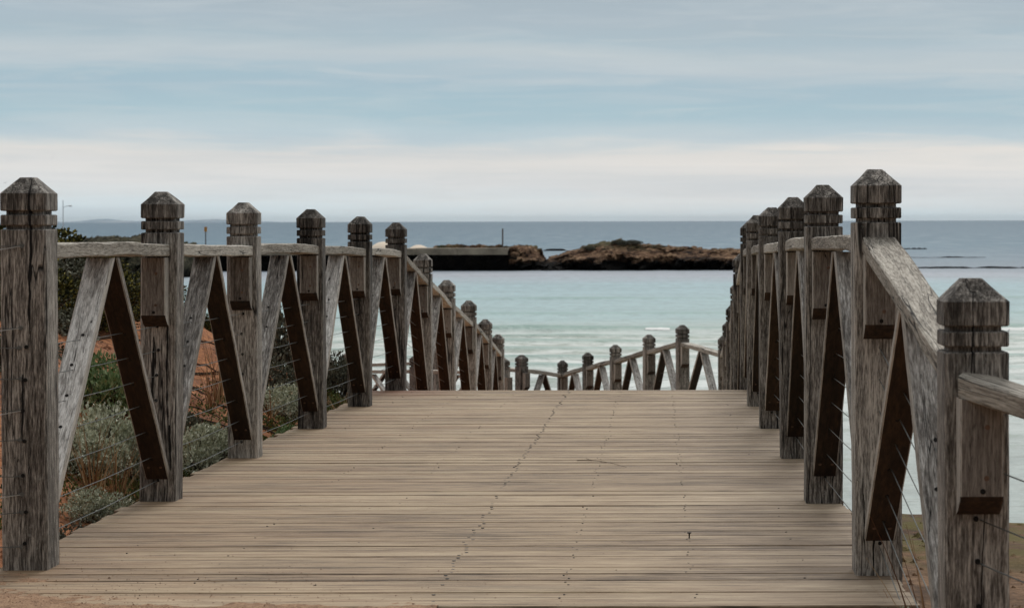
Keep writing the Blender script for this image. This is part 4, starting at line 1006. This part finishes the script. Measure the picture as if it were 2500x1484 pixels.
def hash_(s): return sum(ord(c)*(i+3) for i, c in enumerate(s)) % 1000
bush_proto('silver', 5200, 0.060, 12, M['silver'], 3)
bush_proto('green', 3000, 0.085, 9, M['green'], 2)
bush_proto('dark', 5200, 0.065, 12, M['dark'], 3)
bush_proto('scrub', 4200, 0.070, 11, M['scrubgrey'], 2)
def bush(kind, x, y, r, h, label, name, group, sink=0.03, var=0):
    lm, bm = protos[kind][var % len(protos[kind])]
    root = empty(name, (x, y, land(x, y)-sink), label, 'shrub', group)
    root.rotation_euler = (0, 0, (x*37+y*11) % 6.28)
    for nm, me in (('foliage', lm), ('branches', bm)):
        o = bpy.data.objects.new(nm, me); col.objects.link(o); o.parent = root; o.scale = (r, r, h)
BN = {'silver': 'saltbush', 'green': 'green_shrub', 'dark': 'coastal_shrub', 'scrub': 'grey_scrub'}
BG = {'silver': 'silver grey saltbushes beside the deck', 'green': 'soft green shrubs on the bank', 'dark': 'dark shrubs along the hilltop', 'scrub': 'dull grey scrub on the bank'}
near = [ # kind, px, Y, r, h, label
 ('silver', 262, 10.3, .30, .33, 'silver grey saltbush mound behind the gap between the first and second left posts'),
 ('silver', 196, 9.9, .22, .26, 'small silver saltbush close right of the nearest left post'),
 ('silver', 318, 10.2, .22, .30, 'silver saltbush touching the second left post on its left'),
 ('silver', 225, 9.0, .17, .17, 'low grey saltbush at the deck edge right of the nearest left post'),
 ('scrub', 172, 8.3, .16, .16, 'brownish grey cushion at the foot of the nearest left post'),
 ('silver', 492, 10.9, .26, .30, 'rounded silver saltbush leaning over the deck edge between second and third left posts'),
 ('scrub', 535, 11.3, .18, .24, 'dark grey saltbush against the third left post'),
 ('green', 255, 11.9, .26, .36, 'soft green upright shrub above the silver saltbushes'),
 ('green', 310, 12.2, .20, .28, 'small soft green shrub beside the second left post'),
 ('silver', 690, 14.1, .26, .26, 'grey green saltbush between the third and fourth left posts'),
 ('scrub', 668, 15.2, .26, .28, 'dull grey scrub mound on the bank behind the third left post'),
 ('green', 700, 13.1, .15, .16, 'low green plant beside the deck near the fourth left post'),
 ('scrub', 820, 16.6, .26, .36, 'small grey bush on the skyline of the bank between fourth and fifth left posts'),
 ('scrub', 700, 17.2, .34, .62, 'dark upright scrub at the brink of the bank behind the fourth left post'),
 ('green', 825, 14.6, .16, .15, 'low green plant at the deck edge before the fifth left post'),
 ('scrub', 452, 12.0, .16, .2, 'thin grey scrub right behind the second left post'),
]
for i, (k, px, Y, r, h, lab) in enumerate(near): bush(k, PX(px, Y), Y, r, h, lab, BN[k], BG[k], var=i)
rq = random.Random(77)
hill = []
for px, Y, r, h in [(-25, 17.5, .8, .56), (45, 19.5, .7, .50), (105, 19.0, .6, .46), (160, 19.2, .5, .42), (205, 20.0, .5, .34), (250, 20.6, .45, .31), (300, 20.5, .45, .30), (340, 20.0, .4, .28),
                    (185, 17.2, .45, .34), (238, 17.0, .4, .30), (290, 17.6, .4, .30), (330, 17.4, .4, .28), (200, 15.6, .32, .26), (268, 15.8, .30, .22), (165, 14.6, .28, .24),
                    (385, 19.5, .4, .28), (430, 19.2, .36, .26), (470, 18.8, .34, .24), (505, 18.4, .28, .22), (650, 17.8, .26, .34), (5, 14.5, .4, .36), (60, 15.2, .4, .36), (110, 16.0, .4, .36), (20, 12.5, .35, .3)]:
    hill.append((px, Y, r, h))
HL = ['dark bush at the extreme left edge of the hilltop', 'dark bush crest hidden behind the nearest left post', 'olive bush rising just behind the nearest left post', 'olive bush with yellow tips on the skyline beside the nearest left post',
      'dark bush second on the skyline right of the nearest left post', 'dull grey bush in the middle of the skyline before the second left post', 'dark low bush on the skyline left of the second left post', 'dark bush on the skyline touching the second left post',
      'dark scrub below the brow, under the left end of the first rail', 'olive scrub below the brow, seen inside the first strut pair', 'dull grey scrub below the brow, under the middle of the first rail', 'dark scrub low behind the left edge of the second left post',
      'small dark scrub on the red bank above the silver saltbushes', 'small olive scrub on the red bank above the soft green shrub', 'dull grey tuft of scrub on the bank close to the nearest left post',
      'dark bush behind the second left post', 'olive bush on the brow just right of the second left post', 'dull grey bush on the brow between second and third left posts', 'dark bush on the brow left of the third left post', 'twiggy dark bush on the brow beside the third left post',
      'dull scrub at the left edge low on the bank', 'olive scrub hidden behind the foot half of the nearest left post', 'dark scrub on the bank behind the nearest left post', 'small dull scrub low at the extreme left edge']
for i, (px, Y, r, h) in enumerate(hill):
    k = ('dark', 'dark', 'scrub')[i % 3]
    bush(k, PX(px, Y), Y, r, h, HL[i], BN[k], BG[k], sink=0.06, var=i)
# green scrub on the crest of the rock
for i, (px, py, r, h, lab) in enumerate([(1512, 594, 1.5, .95, 'left and rounder grey green bush on the crest of the rock outcrop'), (1545, 595, 1.7, .9, 'right green bush on the crest of the rock outcrop'), (1440, 606, 1.3, .7, 'low green bush on the left shoulder of the rock outcrop'), (1610, 602, 1.6, .5, 'flat green scrub right of the highest point of the rock outcrop')]):
    lm, bm = protos['scrub'][i % 2]; root = empty('green_shrub', (PX(px, YR+5), YR+5, PZ(py+5, YR+5)), lab, 'shrub', 'green scrub on the rock outcrop')
    for nm, me in (('foliage', lm), ('branches', bm)):
        o = bpy.data.objects.new(nm, me); col.objects.link(o); o.parent = root; o.scale = (r, r, h)
# dry reeds and grass tufts
def tuft(x, y, n, h, spread, label, mat, seed, name='grass_tuft', z=None, lean=(0, 0), bw_=0.0030):
    rnd = random.Random(seed); V = []; Fc = []
    for k in range(n):
        a = rnd.uniform(0, 2*math.pi); r = rnd.uniform(0, spread*0.25); b = Vector((r*math.cos(a), r*math.sin(a), -0.02))
        hh = h*rnd.uniform(0.45, 1.1); out = Vector((math.cos(a)+rnd.gauss(0, .5), math.sin(a)+rnd.gauss(0, .5), 0))*spread*rnd.uniform(0.2, 1.0) + Vector((lean[0], lean[1], 0))*hh
        sd_ = Vector((rnd.gauss(0, 1), rnd.gauss(0, 1)*0.4, 0)).normalized()*bw_*rnd.uniform(.7, 1.4)
        q = len(V); m_ = 6
        for j in range(m_+1):
            t = j/m_; c = b + out*(t**1.8) + Vector((0, 0, hh*(t - 0.22*t*t*min(1.5, out.length/max(hh, .01)))))
            wv = sd_*(1-t*0.85); V += [c-wv, c+wv]
        for j in range(m_): Fc.append((q+2*j, q+2*j+1, q+2*j+3, q+2*j+2))
    o = link(name, mesh(name, V, Fc), mat); o.location = (x, y, land(x, y) if z is None else z); tag(o, label, 'grass tuft', 'dry reedy tufts beside the railings')
T = [(225, 9.2, 46, .42, .17, 'straw', 'dry orange brown reed tuft at the deck edge between first and second left posts'),
     (285, 9.35, 40, .38, .16, 'straw', 'pale dry reed tuft leaning before the second left post'),
     (325, 9.1, 40, .36, .15, 'reedgreen', 'olive reed tuft at the foot of the second left post'),
     (535, 13.6, 34, .50, .14, 'straw', 'tall straw coloured reeds against the red bank left of the third post'),
     (515, 13.2, 20, .40, .12, 'straw', 'thin straw reeds beside the tall ones left of the third post'),
     (470, 10.9, 18, .26, .14, 'straw', 'sparse dry stems right of the second left post'),
     (700, 14.6, 40, .26, .20, 'reedgreen', 'olive grass tuft between third and fourth left posts'),
     (660, 13.6, 30, .24, .15, 'straw', 'short dry tuft right of the third left post'),
     (830, 15.2, 36, .26, .16, 'straw', 'short pale grass tuft before the fifth left post'),
     (190, 10.6, 26, .34, .14, 'straw', 'dry stems among the saltbushes beside the nearest left post')]
for i, (px, Y, n, h, s, m_, lab) in enumerate(T): tuft(PX(px, Y), Y, n, h, s, lab, M[m_], 100+i)
tuft(0.76, 6.25, 20, .66, .16, 'dry brown reeds between the tall right post and the nearest right post', M['straw'], 300, z=-1.38, lean=(-0.10, 0), bw_=0.0042)
tuft(0.80, 6.02, 16, .56, .18, 'thin dry reeds by the front corner of the deck', M['straw'], 301, z=-1.40, lean=(-0.2, -0.1), bw_=0.0042)
bush('silver', 0.60, 6.0, .10, .15, 'tiny silver saltbush sprig at the front corner of the deck', 'saltbush', BG['silver'], sink=0.06)
# ground cover along the left edge of the deck
V = []; Fc = []; rq = random.Random(9)
for k in range(26000):
    y = rq.uniform(7.2, 17.0); x = -2.02 - abs(rq.gauss(0, 0.30))
    if mn.noise(Vector((x*3, y*1.4, 3))) < -0.08: continue
    z = land(x, y) + rq.uniform(0, 0.05); c = Vector((x, y, z)); d_ = Vector((rq.gauss(0, .6), rq.gauss(0, .6), rq.uniform(.3, 1))).normalized()
    s_ = d_.cross(Vector((rq.gauss(0, 1), rq.gauss(0, 1), 0.1))).normalized(); l = rq.uniform(.012, .028); q = len(V)
    V += [c, c+d_*l*.5+s_*l*.25, c+d_*l, c+d_*l*.5-s_*l*.25]; Fc.append((q, q+1, q+2, q+3))
tag(link('ground_cover', mesh('ground_cover', V, Fc), M['succ']), 'low yellow green succulents creeping along the left edge of the deck', 'ground cover', None, 'stuff')
# clods, roots and litter on the red bank
V = []; Fc = []
for k in range(5200):
    y = rq.uniform(7.5, 21); x = -2.1 - rq.uniform(0, 4.5)
    if k > 4300: x = rq.uniform(0.8, 2.6); y = rq.uniform(5.5, 10.8)
    r = abs(rq.gauss(0, 0.010))+0.003
    if rq.random() < 0.04: r *= 2.4
    z = land(x, y); q = len(V)
    for dv in ((1, 0, 0), (-1, 0, 0), (0, 1, 0), (0, -1, 0), (0, 0, 1)): V.append((x+dv[0]*r*rq.uniform(.6, 1.4), y+dv[1]*r*rq.uniform(.6, 1.4), z+dv[2]*r*rq.uniform(.5, 1.2)-0.001))
    Fc += [(q, q+2, q+4), (q+2, q+1, q+4), (q+1, q+3, q+4), (q+3, q, q+4)]
tag(link('soil_clods', mesh('soil_clods', V, Fc), M['soil']), 'red brown clods and pebbles lying on the bank and bluff', 'clods', None, 'stuff')
V = []; Fc = []
for k in range(4200):
    y = rq.uniform(7.2, 19); x = -2.05 - abs(rq.gauss(0, 1.4))
    if mn.noise(Vector((x*1.6, y*1.2, 6))) < -0.05: continue
    c = Vector((x, y, land(x, y)+0.004)); a = rq.uniform(0, 6.28); l = rq.uniform(.012, .05); d_ = Vector((math.cos(a), math.sin(a), rq.uniform(-.1, .35)))*l; s_ = Vector((-math.sin(a), math.cos(a), 0.1))*l*rq.uniform(.06, .3); q = len(V)
    V += [c, c+d_*.5+s_, c+d_, c+d_*.5-s_]; Fc.append((q, q+1, q+2, q+3))
tag(link('leaf_litter', mesh('leaf_litter', V, Fc), leafmat('dry_litter', [(0.02, 0.013, 0.009), (0.05, 0.03, 0.018), (0.11, 0.07, 0.04), (0.2, 0.15, 0.1)])), 'dry leaf litter and broken twigs strewn over the red bank', 'leaf litter', None, 'stuff')
V = []; Fc = []
for k in range(46):
    px = rq.uniform(150, 720); Y = rq.uniform(12.5, 16.5); x = PX(px, Y)
    if x > -2.3: continue
    p = Vector((x, Y, land(x, Y))); pts = []; a = rq.uniform(-0.6, 0.6)
    for j in range(8):
        xx = p.x + j*0.06*math.cos(a) + 0.02*math.sin(j*1.3+k); yy = p.y + j*0.06*math.sin(a)*0.7
        pts.append((xx, yy, land(xx, yy) + 0.012 + 0.03*math.sin(j/7*math.pi)))
    tube(V, Fc, pts, 0.008, 5, 0.003)
tag(link('exposed_roots', mesh('exposed_roots', V, Fc), M['twigs']), 'dark exposed roots trailing over the eroded red bank', 'roots', None, 'stuff')

# ------------------------------------------------------------------ sea air
V = []; Fc = []; box(V, Fc, -200000, 200000, -600, 121000, -9.6, 215)
hz = bpy.data.materials.new('sea_air'); hz.use_nodes = True; hn_ = hz.node_tree; hn_.nodes.clear()
ho = N(hn_, 'ShaderNodeOutputMaterial'); pv = N(hn_, 'ShaderNodeVolumePrincipled'); pv.inputs['Color'].default_value = (0.86, 0.94, 1.0, 1); pv.inputs['Density'].default_value = 0.000007; pv.inputs['Anisotropy'].default_value = 0.8
hn_.links.new(pv.outputs[0], ho.inputs['Volume'])
o = link('haze', mesh('haze', V, Fc), hz); o['kind'] = 'stuff'; o.display_type = 'WIRE'
